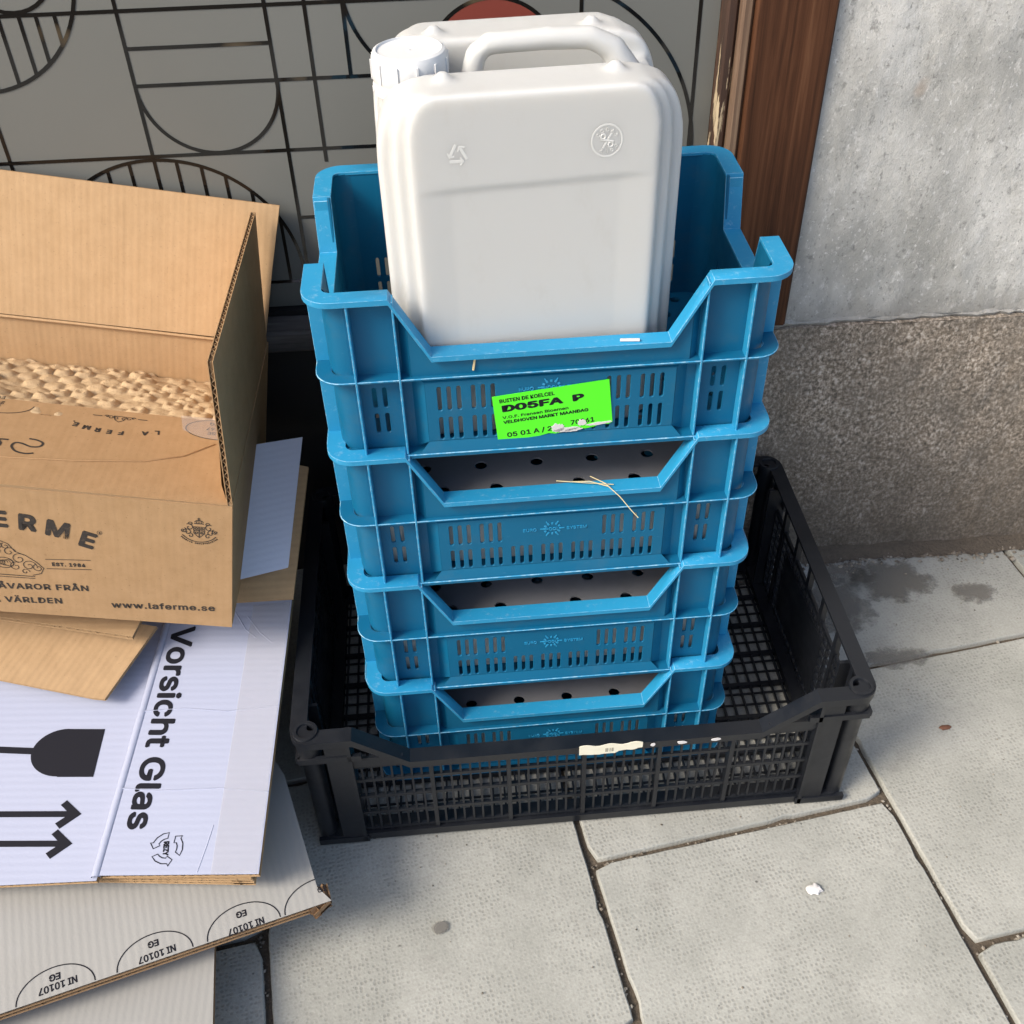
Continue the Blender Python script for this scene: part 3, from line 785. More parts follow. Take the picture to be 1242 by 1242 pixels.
lean = [-.003, -.009, -.015, -.021]
labels = ['topmost blue crate of the stack, holding the white jug, with green sticker on front',
          'second blue crate from the top, directly under the one with the green sticker',
          'third blue crate from the top of the stack, between two other loaded blue crates',
          'bottom blue crate of the stack, standing on the floor of the black mesh crate']
yaws = [-.004, .001, -.002, .003]; dxs = [0, .0005, -.001, .001]
crates = []
for i in range(4):
    o = proto if i == 0 else copy_tree(proto)
    o.matrix_basis = T(BLX+dxs[i], BLY+lean[i], bases[i]) @ RZ(yaws[i])
    tag(o, labels[i], 'crate', 'blue plastic crates in the stack'); crates.append(o)

# embossed ring-of-marks emblem with lettering on the centre panels
def emblem_mesh():
    mb = MB()
    for k in range(12):
        a = 2*math.pi*k/12; mb.box(-.0011, .0011, -.0009, .0009, 0, .0007, T(.0075*math.cos(a), .0065*math.sin(a), 0) @ RZ(a))
        if k % 2 == 0: mb.box(-.0018, .0018, -.0005, .0005, 0, .0006, T(.0098*math.cos(a), .0085*math.sin(a), 0) @ RZ(a))
    for s_, x, al in (('EURO', -.0215, 'CENTER'), ('POOL', 0, 'CENTER'), ('SYSTEM', .0235, 'CENTER')):
        me = text_mesh(s_, .0066, .00012, al, 1.05, thick=.0004); mb.mesh(me, T(x, -.0022, .0003))
    return mb
em = emblem_mesh().build('embossed_emblem', M['bluerim'], crates[1], T(0, .0048, .0605) @ FRONT, smooth=0, recalc=False)
for c_ in crates[2:]:
    put('embossed_emblem', em.data, c_, T(0, .0048, .0605) @ FRONT, 0)
put('embossed_emblem', em.data, crates[0], T(0, .0048, .0655) @ FRONT, 0)

# green sticker on the top crate
SL = [(-.051, .0625), (.050, .0735), (.0545, .0275), (.051, .0255), (.044, .0262), (.038, .0235), (.030, .0222), (.026, .0238), (.020, .0215), (.012, .0205), (.004, .0187), (-.002, .0197), (-.010, .0175), (-.047, .0135)]
cx_ = -.0235-BLX
SLt = [(x+cx_-.0045, z-.0035) for x, z in SL]
me = plate_mesh([SLt], .0004); me.materials.append(M['sticker']); stk = put('green_sticker', me, crates[0], T(0, .0042, 0) @ FRONT, 0)
ang = math.atan2(.011, .101)
SM = T(SLt[0][0], SLt[0][1], .0003) @ RZ(ang)
mb = MB()
for s_, x, y, sz, sx, bo, wd in (('BUITEN DE KOELCEL', .0055, -.0075, .0070, 1, .0002, .0480), ('D05FA  P', .0065, -.0172, .0122, 1, .0006, .0720), ('V.O.F. Fransen Bloemen', .0060, -.0248, .0052, 1, .0001, .0580), ('VELDHOVEN MARKT MAANDAG', .0062, -.0302, .0060, 1, .0002, .0750), ('05 01 A / 2', .0072, -.0452, .0092, 1, .0002, .0400), ('70061', .0640, -.0425, .0092, 1, .0002, .0210)):
    mb.mesh(text_mesh(s_, sz, bo, width=wd), T(x, y, 0))
mb.build('sticker_print', M['ink'], stk, SM, smooth=0, recalc=False)
q = random.Random(4); n = 30
def ragged(cx, cy, rx, ry, seed, n=26):
    q = random.Random(seed); return [(cx+rx*math.cos(2*math.pi*i/n)*q.uniform(.75, 1.1), cy+ry*math.sin(2*math.pi*i/n)*q.uniform(.65, 1.15)) for i in range(n)]
mb = MB()
for a in ((.0525, -.0432, .0062, .0050, 1), (.0590, -.0462, .0125, .0022, 2), (.0745, -.0415, .0040, .0038, 3), (.066, -.0478, .0085, .0018, 6), (.090, -.0452, .0125, .0015, 4)): mb.mesh(plate_mesh([ragged(*a)], .0004), T(0, 0, .0003))
mb.build('torn_paper_patch', M['torn'], stk, SM, smooth=0, recalc=False)

# perforated trays inside the lower crates
def tray(seed):
    holes = []
    for j in range(7):
        xs_ = (-.1008, -.0498, .0290, .0823) if seed == 0 and j % 2 == 0 else [-.1440+.0543*k for k in range(6)] if j % 2 == 0 else [-.1170+.0543*k for k in range(5)]
        for x in xs_:
            y = .0350+j*.0335+(-.0015 if seed == 0 else 0)
            holes.append([(x+.0062*math.cos(2*math.pi*k/16), y+.0059*math.sin(2*math.pi*k/16)) for k in range(16)])
    return holes
tops = []
for sd in (0, 0, 1):
    me = plate_mesh([rrect(-.165, .165, .0215, .243, .012, 4)]+tray(sd), .0016); me.materials.append(M['tray']); tops.append(me)
tl = ['perforated grey tray inside the second blue crate, with frayed straw on its front edge', 'perforated grey tray inside the third blue crate from the top of the stack', 'perforated grey tray inside the bottom blue crate, with yellow straw at its edge']
th = [.092, .088, .087]
tr0 = None
for i, c_ in enumerate(crates[1:]):
    mtx = T(BLX+dxs[i+1], BLY+lean[i+1], bases[i+1]+.010) @ RZ(yaws[i+1])
    tr = empty('perforated_tray', tl[i], 'tray', mtx, 'perforated trays in the blue crates')
    h = th[i]-.010
    put('tray_top', tops[i], tr, T(0, 0, h), 0)
    MB().box(-.162, .162, .0225, .0240, 0, h-.002).box(-.162, .162, .240, .2415, 0, h-.002).box(-.163, -.1615, .0245, .2395, 0, h-.002).box(.1615, .163, .0245, .2395, 0, h-.002).build('tray_side', M['tray_edge'], tr, smooth=0)
    MB().box(-.10, .105, .0185, .0211, h-.006, h+.0045, Matrix.Rotation(R((-.3, .25, -.2)[i]), 4, 'Y')).build('tray_lip', M['tray_edge'], tr, smooth=0, bevel=.0004)

def straw(name, pts, r, mat, label):
    mb = MB()
    for p in pts: mb.tube(p, r, 5)
    return tag(mb.build(name, mat), label, 'straw')
cz = bases[1]+HC+.0008; cy = BLY+lean[1]
straw('straw', [[(.010, cy+.020, cz+.002), (.022, cy+.006, cz+.004), (.034, cy-.006, cz-.003), (.044, cy-.014, cz-.014), (.050, cy-.018, cz-.020)],
                [(-.022, cy+.018, cz+.001), (.0, cy+.012, cz+.002), (.030, cy+.007, cz+.001)],
                [(-.01, cy+.014, cz+.002), (.008, cy+.010, cz+.0045), (.024, cy+.004, cz+.002)]], .00045, M['straw'], 'frayed pale straw hanging over the front edge of the second blue crate')
cz = bases[3]+HC; cy = BLY+lean[3]; straw('yellow_straw', [[(-.052, cy+.017, cz-.006), (-.03, cy+.013, cz-.0045), (-.005, cy+.0125, cz-.003), (.02, cy+.015, cz-.004)]], .0016, M['yellow'], 'yellow straw lying along the tray edge in the bottom blue crate')
cz = bases[0]+HC; cy = BLY+lean[0]
straw('white_chip', [[(.030, cy+.006, cz+.001), (.046, cy+.004, cz+.0012)]], .0016, M['torn'], 'white sliver on the front rim of the topmost blue crate')
straw('pale_sliver', [[(-.0935, cy+.0046, cz-.018), (-.0915, cy+.0044, cz-.006)]], .0010, M['straw'], 'pale sliver stuck upright to the front of the topmost blue crate')
mb = MB(); q = random.Random(6)
for k in range(9):
    a = q.uniform(0, 6.28); p = Vector((.196+q.uniform(-.006, .006), .255+q.uniform(-.02, .02), .011))
    mb.tube([p, p+Vector((.008*math.cos(a), .008*math.sin(a), .006)), p+Vector((.016*math.cos(a+.5), .016*math.sin(a+.5), .009))], [.0022, .0018, .0012], 6)
tag(mb.build('leaf_sprig', M['green']), 'small yellow green sprig on the floor of the black crate beside the blue stack', 'plant scrap')

# ------------------------------------------------------------------ white jug
JW, JD, JH = .100, .168, .2935
JM = T(-.0405, .1990, bases[0]+.0095) @ RZ(R(2.0)) @ Matrix.Diagonal((.972, 1, 1.031, 1))
jug = empty('white_jug', 'white plastic jerry can with screw cap standing in the topmost blue crate', 'jerry can', JM)
def xz_slab(mb, pts, y0, y1):
    n = len(pts); vs = [(x, y0, z) for x, z in pts]+[(x, y1, z) for x, z in pts]
    mb.add(vs, [tuple(range(n)), tuple(range(2*n-1, n-1, -1))]+[(i, n+i, n+(i+1) % n, (i+1) % n) for i in range(n)])
def prof(hw, top, sh, cx, z0=0.0):
    right = [(hw-.006, z0), (hw, z0+.008), (hw, top-sh)]
    for k in range(1, 9):
        a = math.pi/2*k/8; right.append((hw-cx+cx*math.cos(a)**.75, top-sh+sh*math.sin(a)**.75))
    return right+[(-x, z) for x, z in reversed(right)]
def union_mesh(parts, voxel, iters):
    mb = MB()
    for p in parts: p(mb)
    me = bpy.data.meshes.new('u'); me.from_pydata(mb.v, [], mb.f)
    bm = bmesh.new(); bm.from_mesh(me); bmesh.ops.recalc_face_normals(bm, faces=bm.faces); bm.to_mesh(me); bm.free()
    ob = bpy.data.objects.new('u', me); C.objects.link(ob)
    rm = ob.modifiers.new('r', 'REMESH'); rm.mode = 'VOXEL'; rm.voxel_size = voxel
    sm = ob.modifiers.new('s', 'SMOOTH'); sm.factor = .5; sm.iterations = iters
    dg = bpy.context.evaluated_depsgraph_get(); out = bpy.data.meshes.new_from_object(ob.evaluated_get(dg))
    bpy.data.objects.remove(ob); return out
h2 = JD/2
TOPZ = .236
def jparts(mb):
    for sgn in (-1, 1):
        for hw, ins, top, sh, cx in ((.0985, .000, JH-.001, .050, .026), (.1095, .0085, JH-.0015, .056, .030), (.1215, .0190, JH-.004, .062, .036)):
            y0, y1 = sorted((sgn*(h2-ins), sgn*.034)); xz_slab(mb, prof(hw, top, sh, cx), y0, y1)
    for hw, ins in ((.0985, 0), (.1095, .0085), (.1215, .0190)):
        xz_slab(mb, [(-hw+.006, 0), (hw-.006, 0), (hw, .008), (hw, TOPZ), (-hw, TOPZ), (-hw, .008)], -h2+ins, h2-ins)
    mb.lathe([(0, .20), (.026, .20), (.026, .280), (0, .280)], 24, T(-.0895, 0, 0))
    mb.lathe([(0, .20), (.034, .20), (.0285, .266), (0, .266)], 24, T(-.0885, 0, 0))
    mb.tube([(-.042, 0, .215), (-.040, 0, .275), (-.036, 0, .292), (-.026, 0, .2990), (.022, 0, .3000), (.056, 0, .2985), (.074, 0, .290), (.086, 0, .268), (.090, 0, .22)], [.013, .0098, .0088, .0086, .0088, .0090, .0105, .0165, .022], 14, ref=(0, 1, 0))
    mb.box(.084, .110, -.04, .04, .20, .272)
    for x in (-.066, .066):
        for sgn in (-1, 1): mb.lathe([(0, JH-.02), (.0075, JH-.02), (.007, JH+.002), (.0035, JH+.0055), (0, JH+.006)], 16, T(x, sgn*.052, 0))
me = union_mesh([jparts], .0021, 22)
# shallow label recess on the front face
for v in me.vertices:
    x, y, z = v.co
    if y < -h2+.006 and abs(x) < .0965 and z < .240:
        fx = min(1, max(0, (.0965-abs(x))/.030)); fz = min(1, max(0, (.2265-.06*.0-z+.02*x)/.005))
        v.co.y += .0015*fx*fz*min(1, max(0, (z-.012)/.006))
me.materials.clear(); me.materials.append(M['jug']); put('jug_body', me, jug, None, 180)
mb = MB(); CAP = T(-.0885, 0, .271)
mb.lathe([(.0285, -.002), (.0305, -.001), (.0308, .004), (.0298, .0055), (.0298, .0075), (.0306, .009), (.0302, .024), (.0285, .0275), (.0262, .0285), (.0258, .0268), (.0, .0266)], 64, CAP)
for k in range(12):
    a = 2*math.pi*k/12+.15; mb.box(.0295, .0316, -.0009, .0009, .0095, .0235, CAP @ RZ(a))
for k in range(10):
    a = 2*math.pi*k/10+.2; mb.box(.0300, .0313, -.0022, .0022, .000, .0042, CAP @ RZ(a))
mb.lathe([(.0015, .0266), (.0012, .0272), (0, .0272)], 10, CAP)
mb.build('screw_cap', M['cap'], jug, None, smooth=40)
# embossed marks on the front face (front face at y=-h2, standing proud)
em = MB()
def tri(r, rot): return [(r*math.cos(R(90+120*k+rot)), r*math.sin(R(90+120*k+rot))) for k in range(3)]
def thick_stroke(mb, pts, w, hgt, closed=False):
    a = MB(); stroke(a, pts, w, hgt, closed); mb.add(a.v, a.f)
    pts2 = [Vector(p) for p in pts]
    b_ = MB(); stroke(b_, pts, w*2.6, 0, closed); n = len(a.v)//2
    m = n if closed else n-1
    mb.add(a.v+b_.v, [(i, (i+1) % n, 2*n+(i+1) % n, 2*n+i) for i in range(m)]+[(n+i, 3*n+i, 3*n+(i+1) % n, n+(i+1) % n) for i in range(m)])
tp = tri(.0092, 0)
for k in range(3):
    a = Vector(tp[k]); b_ = Vector(tp[(k+1) % 3]); d = (b_-a)
    thick_stroke(em, [a+d*.10, a+d*.5, a+d*.72], .0018, .0005); c0 = a+d*.72; nn = Vector((-d.y, d.x)).normalized()
    thick_stroke(em, [c0+nn*.003-d*.10, c0+d*.06, c0-nn*.003-d*.10], .0012, .0005)
em.mesh(text_mesh('HDPE', .0075, .00025, 'CENTER', thick=.0003), T(0, -.0135, .0001))
em.build('embossed_mark', M['jugmark'], jug, T(-.0600, -h2+.0004, .2500) @ FRONT, smooth=50)
em = MB(); thick_stroke(em, arc(0, 0, .0118, 0, 360, 40)[:-1], .0011, .0005, True)
for k, ch in enumerate('COGAS COEX'):
    a = R(150-k*30)
    if ch != ' ': em.mesh(text_mesh(ch, .0050, .00012, 'CENTER', thick=.0004), T(.0086*math.cos(a), .0086*math.sin(a), .0003) @ RZ(a-math.pi/2) @ T(0, -.0018, 0))
thick_stroke(em, [(-.003, -.0055), (.0035, .0055)], .0012, .0005); thick_stroke(em, [(-.005, .001), (.005, -.001)], .001, .0007)
thick_stroke(em, arc(-.003, .003, .0018, 0, 360, 12)[:-1], .0008, .0007, True); thick_stroke(em, arc(.003, -.003, .0018, 0, 360, 12)[:-1], .0008, .0007, True)
em.build('embossed_mark', M['jugmark'], jug, T(.0550, -h2+.0004, .2530) @ FRONT, smooth=50)

# ------------------------------------------------------------------ open cardboard box
BO = Vector((-.3205, .1000, .4203)); bu = Vector((.9816, -.0273, -.1889)).normalized(); bv = Vector((.0199, .999, -.0407)); bw_ = bu.cross(bv).normalized(); bv = bw_.cross(bu).normalized()
BXM = frame(BO, bu, bv, bw_)
bh, bd, bl, ct = .1565, .295, .52, .005
box = empty('cardboard_box', 'open brown shipping box with black print and kraft paper stuffing inside', 'box', BXM @ T(-bl/2, bd/2, -bh))
B0 = T(bl/2, -bd/2, bh)          # local frame with origin at the top front right corner
kf, ki, fu = M['kraft'], M['kraft_in'], M['flute']
# front panel (x: u from -bl..0, y: w), outer face towards viewer
fp = board('front_panel', [(-bl, -bh), (0, -bh), (0, 0), (-bl, 0)], ct, [kf, ki, fu], box, B0 @ FRONT, flute_edges=[0])
rpn = board('rear_panel', [(0, -bh), (bl, -bh), (bl, 0), (0, 0)], ct, [kf, ki, fu], box, B0 @ T(0, bd, 0) @ RZ(math.pi) @ FRONT, flute_edges=[0])
spn = board('side_panel', [(ct+.0005, -bh), (bd-ct-.0005, -bh), (bd-ct-.0005, 0), (ct+.0005, 0)], ct, [kf, ki, fu], box, B0 @ RZ(math.pi/2) @ FRONT, flute_edges=[0])
board('side_panel', [(ct+.0005, -bh), (bd-ct-.0005, -bh), (bd-ct-.0005, 0), (ct+.0005, 0)], ct, [kf, ki, fu], box, B0 @ T(-bl, bd, 0) @ RZ(-math.pi/2) @ FRONT, flute_edges=[0])
MB().box(-bl+.006, -.006, .006, bd-.006, -bh+.001, -bh+.006).build('bottom_panel', ki, box, B0)
# front flap folded inwards, nearly closed
fdir = Vector((0, .1405, -.0085)).normalized()
FFM = B0 @ frame((0, .0015, .0008), (1, 0, -.012), fdir)
ff = board('front_flap', [(-bl, 0), (-.004, 0), (-.014, .03), (-.034, .141), (-.20, .1415), (-bl, .141)], ct, [kf, ki, fu], box, FFM, flute_edges=[3, 4])
# rear flap leaning back on the window
RFM = B0 @ frame((0, bd-.0005, .001), (-1, 0, 0), (0, .044, .142))
rf = board('rear_flap', [(.003, 0), (bl, 0), (bl, .150), (-.004, .150), (0, .08)], ct, [kf, ki, fu], box, RFM, flute_edges=[2])
# the rear flap shows its inner face: crease line ridge
MB().tube([(-bl, bd-.0075, .0005), (-.2, bd-.0075, .0012), (-.006, bd-.0075, .0003)], .0016, 6).build('fold_crease', ki, box, B0)
# right flap standing up
RTM = B0 @ frame((-.0005, 0, .001), (-.003, 1, 0), (-.0175, 0, .143))
rt = board('side_flap', [(.004, 0), (bd-.004, 0), (bd+.020, .144), (.0145, .1445)], ct, [kf, kf, fu], box, RTM, flute_edges=[2, 3])
# --- printing on the front panel
FL = MB()
def put_text(mb, s_, x, y, size, bold=.0002, ax='LEFT', sx=1, rot=0, spacing=1, shear=0):
    mb.mesh(text_mesh(s_, size, bold, ax, sx, shear, spacing), T(x, y, .0003) @ RZ(rot))
for ch, x, y, a in (('L', -.303, -.058, 24), ('A', -.279, -.044, 17), ('F', -.2300, -.0325, 3), ('E', -.2065, -.0330, -1), ('R', -.1835, -.0350, -5), ('M', -.1580, -.0400, -11), ('E', -.1335, -.0500, -18)):
    if ch == 'F': FL.build('brand_lettering', M['ink_kraft'], fp, None, smooth=0, recalc=False); FL = MB()
    put_text(FL, ch, x, y-.0125, .0345, .0014, 'CENTER', 1.02, R(a))
FL.build('brand_lettering', M['ink_kraft'], fp, None, smooth=0, recalc=False); FL = MB()
stroke(FL, arc(-.1195, -.0440, .0022, 0, 360, 16)[:-1], .0004, .0003, True); put_text(FL, 'R', -.1195, -.0452, .0034, .0001, 'CENTER')
FL.build('registered_mark', M['ink_kraft'], fp, None, smooth=0, recalc=False); FL = MB()
put_text(FL, 'EST. 1984', -.1505, -.0895, .0078, .0003, 'CENTER', .95, R(3), 1.15)
stroke(FL, [(-.171, -.0825), (-.130, -.0795)], .0007, .0003); stroke(FL, [(-.171, -.0945), (-.130, -.0915)], .0007, .0003)
FL.build('year_lettering', M['ink_kraft'], fp, None, smooth=0, recalc=False); FL = MB()
FL.mesh(text_mesh('RÅVAROR FRÅN', .0135, .0003, 'RIGHT', spacing=1.1, width=.0900), T(-.1343, -.1200, .0003) @ RZ(R(3.2)))
FL.mesh(text_mesh('HELA VÄRLDEN', .0135, .0003, 'RIGHT', spacing=1.1, width=.0860), T(-.1603, -.1395, .0003) @ RZ(R(3.2)))
FL.build('tagline_lettering', M['ink_kraft'], fp, None, smooth=0, recalc=False); FL = MB()
FL.mesh(text_mesh('www.laferme.se', .0145, .0003, 'CENTER', spacing=1.08, width=.0985), T(-.0655, -.1375, .0003) @ RZ(R(3)))
FL.build('web_address', M['ink_kraft'], fp, None, smooth=0, recalc=False); FL = MB()
# ornate emblem: shell crest, scrolls and a plinth, drawn in line
def spiral(cx, cy, r0, turns, a0, sgn, n=28): return [(cx+r0*(1-.85*i/n)*math.cos(a0+sgn*turns*6.283*i/n), cy+r0*(1-.85*i/n)*math.sin(a0+sgn*turns*6.283*i/n)) for i in range(n+1)]
ex_, ey_ = -.2085, -.0885
for s_ in (-1, 1):
    X = lambda v: ex_+s_*v
    for (cx, cy, r, tn, a0) in ((.006, .012, .006, 1.2, 0), (.014, .004, .007, 1.3, .8), (.022, -.004, .007, 1.4, 0), (.030, -.006, .005, 1.2, 2), (.010, -.006, .006, 1.2, 1), (.0035, .019, .004, 1.1, 2), (.018, -.012, .004, 1.1, 0)):
        stroke(FL, [(X(a-ex_) if False else ex_+s_*(a), b) for a, b in [(p[0], p[1]+ey_) for p in spiral(cx, cy, r, tn, a0, 1)]], .0007, .0003)
    stroke(FL, [(ex_, ey_+.025), (X(.006), ey_+.022), (X(.011), ey_+.013), (X(.020), ey_+.009), (X(.029), ey_+.0015), (X(.035), ey_-.006), (X(.032), ey_-.013), (X(.024), ey_-.016)], .0008, .0003)
stroke(FL, arc(ex_, ey_-.002, .0085, 0, 360, 28, .0065)[:-1], .0008, .0003, True)
for k in range(5): stroke(FL, arc(ex_-.004+k*.002, ey_-.002, .0025+.0004*k, 0, 300, 14), .0005, .0003)
stroke(FL, [(ex_-.034, ey_-.0175), (ex_+.026, ey_-.0175)], .0009, .0003); stroke(FL, [(ex_-.036, ey_-.0205), (ex_+.026, ey_-.0200)], .0007, .0003)
FL.build('ornate_emblem', M['ink_kraft'], fp, None, smooth=0, recalc=False); FL = MB()
# small royal style arms: crown, shield, two supporters, scroll
ax_, ay_ = -.0300, -.0330
stroke(FL, arc(ax_, ay_+.0100, .0042, 20, 160, 14), .0007, .0003); stroke(FL, [(ax_-.0045, ay_+.0100), (ax_+.0045, ay_+.0100)], .0010, .0003); stroke(FL, [(ax_, ay_+.0132), (ax_, ay_+.0172)], .0008, .0003); stroke(FL, [(ax_-.0015, ay_+.0158), (ax_+.0015, ay_+.0158)], .0007, .0003)
for dx in (-.0025, 0, .0025): stroke(FL, [(ax_+dx, ay_+.0102), (ax_+dx*.6, ay_+.0138)], .0006, .0003)
stroke(FL, [(ax_-.0048, ay_+.006), (ax_+.0048, ay_+.006), (ax_+.0048, ay_-.002), (ax_, ay_-.007), (ax_-.0048, ay_-.002), (ax_-.0048, ay_+.006)], .0008, .0003)
stroke(FL, [(ax_, ay_+.006), (ax_, ay_-.0065)], .0009, .0003); stroke(FL, [(ax_-.0048, ay_+.0015), (ax_+.0048, ay_+.0015)], .0009, .0003)
for dx in (-.0025, .0025):
    for dy in (-.0012, .0038): stroke(FL, arc(ax_+dx, ay_+dy, .0011, 0, 360, 10)[:-1], .0009, .0003, True)
for s_ in (-1, 1):
    for (cx, cy, r, tn, a0) in ((.009, .005, .0042, 1.1, 1), (.0105, -.001, .0042, 1.2, 0), (.0145, .001, .0032, 1.1, 2), (.008, -.005, .003, 1.0, 1), (.0075, .0095, .0022, 1, 0)):
        stroke(FL, [(ax_+s_*p[0], ay_+p[1]) for p in spiral(cx, cy, r, tn, a0, 1)], .0008, .0003)
stroke(FL, arc(ax_, ay_+.006, .0185, 215, 325, 24), .0009, .0003)
for k, ch in enumerate('KUNGLIG HOVLEVERANTOR'):
    a = R(222+k*4.8)
    if ch != ' ': FL.mesh(text_mesh(ch, .0026, .0001, 'CENTER'), T(ax_+.0222*math.cos(a), ay_+.007+.0222*math.sin(a), .0003) @ RZ(a+math.pi/2))
FL.build('royal_arms_emblem', M['ink_kraft'], fp, None, smooth=0, recalc=False)
# --- printing on the front flap, upside down
F2 = MB(); UP = RZ(math.pi)
def put_up(s_, x, y, size, bold=.0002, rot=0, sx=1): F2.mesh(text_mesh(s_, size, bold, 'CENTER', sx), T(x, y, .0003) @ RZ(math.pi+rot))
for k, ch in enumerate('LA FERME'):
    if ch == 'F': F2.build('brand_lettering', M['ink_kraft'], ff, None, smooth=0, recalc=False); F2 = MB()
    d = (k-3.5); put_up(ch, -.125-d*.0108, .104+.0006*d*d, .0125, .0005, R(-d*2.2))
put_up('R', -.166, .1145, .0035, .0001); 
F2.build('brand_lettering', M['ink_kraft'], ff, None, smooth=0, recalc=False); F2 = MB()
cx, cy = -.126, .1245
stroke(F2, [(cx-.006, cy+.006), (cx+.006, cy+.006), (cx+.004, cy-.001), (cx, cy-.0045), (cx-.004, cy-.001), (cx-.006, cy+.006)], .0010, .0003)
for s_ in (-1, 1):
    for (a, b_, r) in ((.009, .003, .0035), (.004, .002, .003), (.0125, .0045, .0022)): stroke(F2, [(cx+s_*p[0], cy+p[1]) for p in spiral(a, b_, r, 1.2, 0, 1)], .0008, .0003)
    stroke(F2, [(cx+s_*.017, cy+.004), (cx+s_*.026, cy+.004)], .0012, .0003)
F2.build('crest_emblem', M['ink_kraft'], ff, None, smooth=0, recalc=False); F2 = MB()
# stamped ovals on tape
for ox, oy, ls in ((-.012, .120, ('SE', '267', 'EG')), (-.218, .128, ('SE', '267', 'EG'))):
    stroke(F2, [(px, py) for px, py in arc(ox-.020, oy+.004, .030, 0, 360, 40, .0175)[:-1] if px < -.004-.0*(py) and px < -.0185-.0] if ox > -.1 else arc(ox-.02, oy+.004, .030, 180, 360, 30, .0175), .0010, .0003)
    for s_, dy, dx in ((ls[0], -.004, 0), (ls[1], .004, .0), (ls[2], .0135, 0)):
        put_up(s_, ox-.024+dx, oy+dy+.0035, .0095, .0001)
    F2.build('stamped_oval', M['ink_kraft'], ff, None, smooth=0, recalc=False); F2 = MB()
F3 = MB()                               # marker scrawl
def smooth_path(p, n=6):
    out = []; P = [Vector(a) for a in p]
    for i in range(len(P)-1):
        p0, p1, p2, p3 = P[max(i-1, 0)], P[i], P[i+1], P[min(i+2, len(P)-1)]
        for k in range(n):
            t_ = k/n; out.append(tuple(.5*((2*p1)+(p2-p0)*t_+(2*p0-5*p1+4*p2-p3)*t_*t_+(3*p1-p0-3*p2+p3)*t_**3)))
    return out+[tuple(P[-1])]
sw_ = .0022
stroke(F3, smooth_path([(-.197, .075), (-.190, .074), (-.1835, .070), (-.1845, .064), (-.192, .062), (-.201, .066), (-.207, .066), (-.2085, .060), (-.203, .0525), (-.194, .050), (-.187, .052)]), sw_, .0003)
stroke(F3, smooth_path([(-.214, .070), (-.222, .0695), (-.230, .065), (-.233, .058), (-.228, .053), (-.221, .056), (-.219, .063), (-.224, .069), (-.236, .072), (-.246, .067)]), sw_, .0003)
F3.build('marker_writing', M['ink_kraft'], ff, None, smooth=0, recalc=False)
# clear tape over the corner of the flap
me = plate_mesh([[(-.070, .144), (-.064, .118), (-.045, .108), (-.018, .104), (-.022, .1445)]], .0002); me.materials.append(M['clear']); put('clear_tape', me, ff, T(0, 0, .0006), 0)
# crease across flap
cr = MB(); cr.tube([(-.50, .030, .0004), (-.22, .040, .0002), (-.15, .046, .0006), (-.09, .056, .0005), (-.055, .072, .0005), (-.03, .098, .0004)], .0009, 5); cr.build('crease', kf, ff, None)
# lower box side: white inner flap glimpsed along the right side
# stuffing paper
st = MB(); NX, NY = 260, 90
u0, u1, v0, v1 = -bl+.008, -.010, .120, bd-.0065
for j in range(NY+1):
    for i in range(NX+1):
        u = u0+(u1-u0)*i/NX; v = v0+(v1-v0)*j/NY
        f = (v-.13)/(v1-.13)
        z = -.012-.047*f + .010*noise.noise(Vector((u*9, v*12, 3.1)))
        px, py = .0215, .0186
        row = round(v/py); ox = (row % 2)*.5
        du = (u/px-ox+.5) % 1-.5; dv = v/py-row
        cell = (round(u/px-ox), row); hsh = noise.cell(Vector((cell[0]*1.37, cell[1]*2.11, .5)))
        rr_ = math.sqrt((du*px)**2+(dv*py)**2)/.0106
        bum = max(0, 1-rr_**2)**.5
        cre = noise.ridged_multi_fractal(Vector((u*55, v*55, 2.2)), 1.0, 2.1, 4, 1.0, 2.0)
        z += .0072*bum*(.6+.5*hsh) + .0007*cre + .0020*noise.noise(Vector((u*90, v*90, 1))) - (.004*max(0, 1-(rr_/.5)**2) if hsh > .3 else 0)
        st.v.append((u, v, z))
for j in range(NY):
    for i in range(NX):
        a = j*(NX+1)+i; st.f.append((a, a+1, a+NX+2, a+NX+1)); st.mi.append(0)
sp_ = st.build('stuffing_paper', M['paper'], None, BXM, smooth=180)
tag(sp_, 'crumpled embossed kraft packing paper filling the open brown box', 'packing paper')

# ------------------------------------------------------------------ flattened boxes under it
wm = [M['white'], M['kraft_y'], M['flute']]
VO = Vector((-.3245, -.1157, .155)); VX = Vector((.9963, -.0859, 0)); VN = Vector((-.0174, -.2014, .9794)).normalized()
VM = frame(VO, VX, ez=VN)
gb = empty('flattened_glass_box', 'flattened white carton printed with a goblet, arrows and a glass warning', 'cardboard', VM)
# two panels meeting at a raised fold that runs from (-.156,0) to (-.115,.249)
fx = lambda y: -.1523+(y/.271)*.0163
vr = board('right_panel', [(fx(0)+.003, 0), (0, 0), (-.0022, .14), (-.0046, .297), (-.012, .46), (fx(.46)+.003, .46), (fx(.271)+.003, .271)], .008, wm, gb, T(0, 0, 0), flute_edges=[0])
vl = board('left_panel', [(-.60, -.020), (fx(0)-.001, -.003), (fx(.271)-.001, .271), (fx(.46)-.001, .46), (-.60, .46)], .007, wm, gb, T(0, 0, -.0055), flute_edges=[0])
mb = MB(); n = 40; q = random.Random(9)
for i in range(n+1):
    y = -.001+.461*i/n; x = fx(y); r = .0042+q.uniform(-.0004, .0004)
    for k in range(7):
        a = R(-25+(235-0)*k/6); mb.v.append((x-.001+r*math.cos(a)*1.1, y, -.0028+r*math.sin(a)))
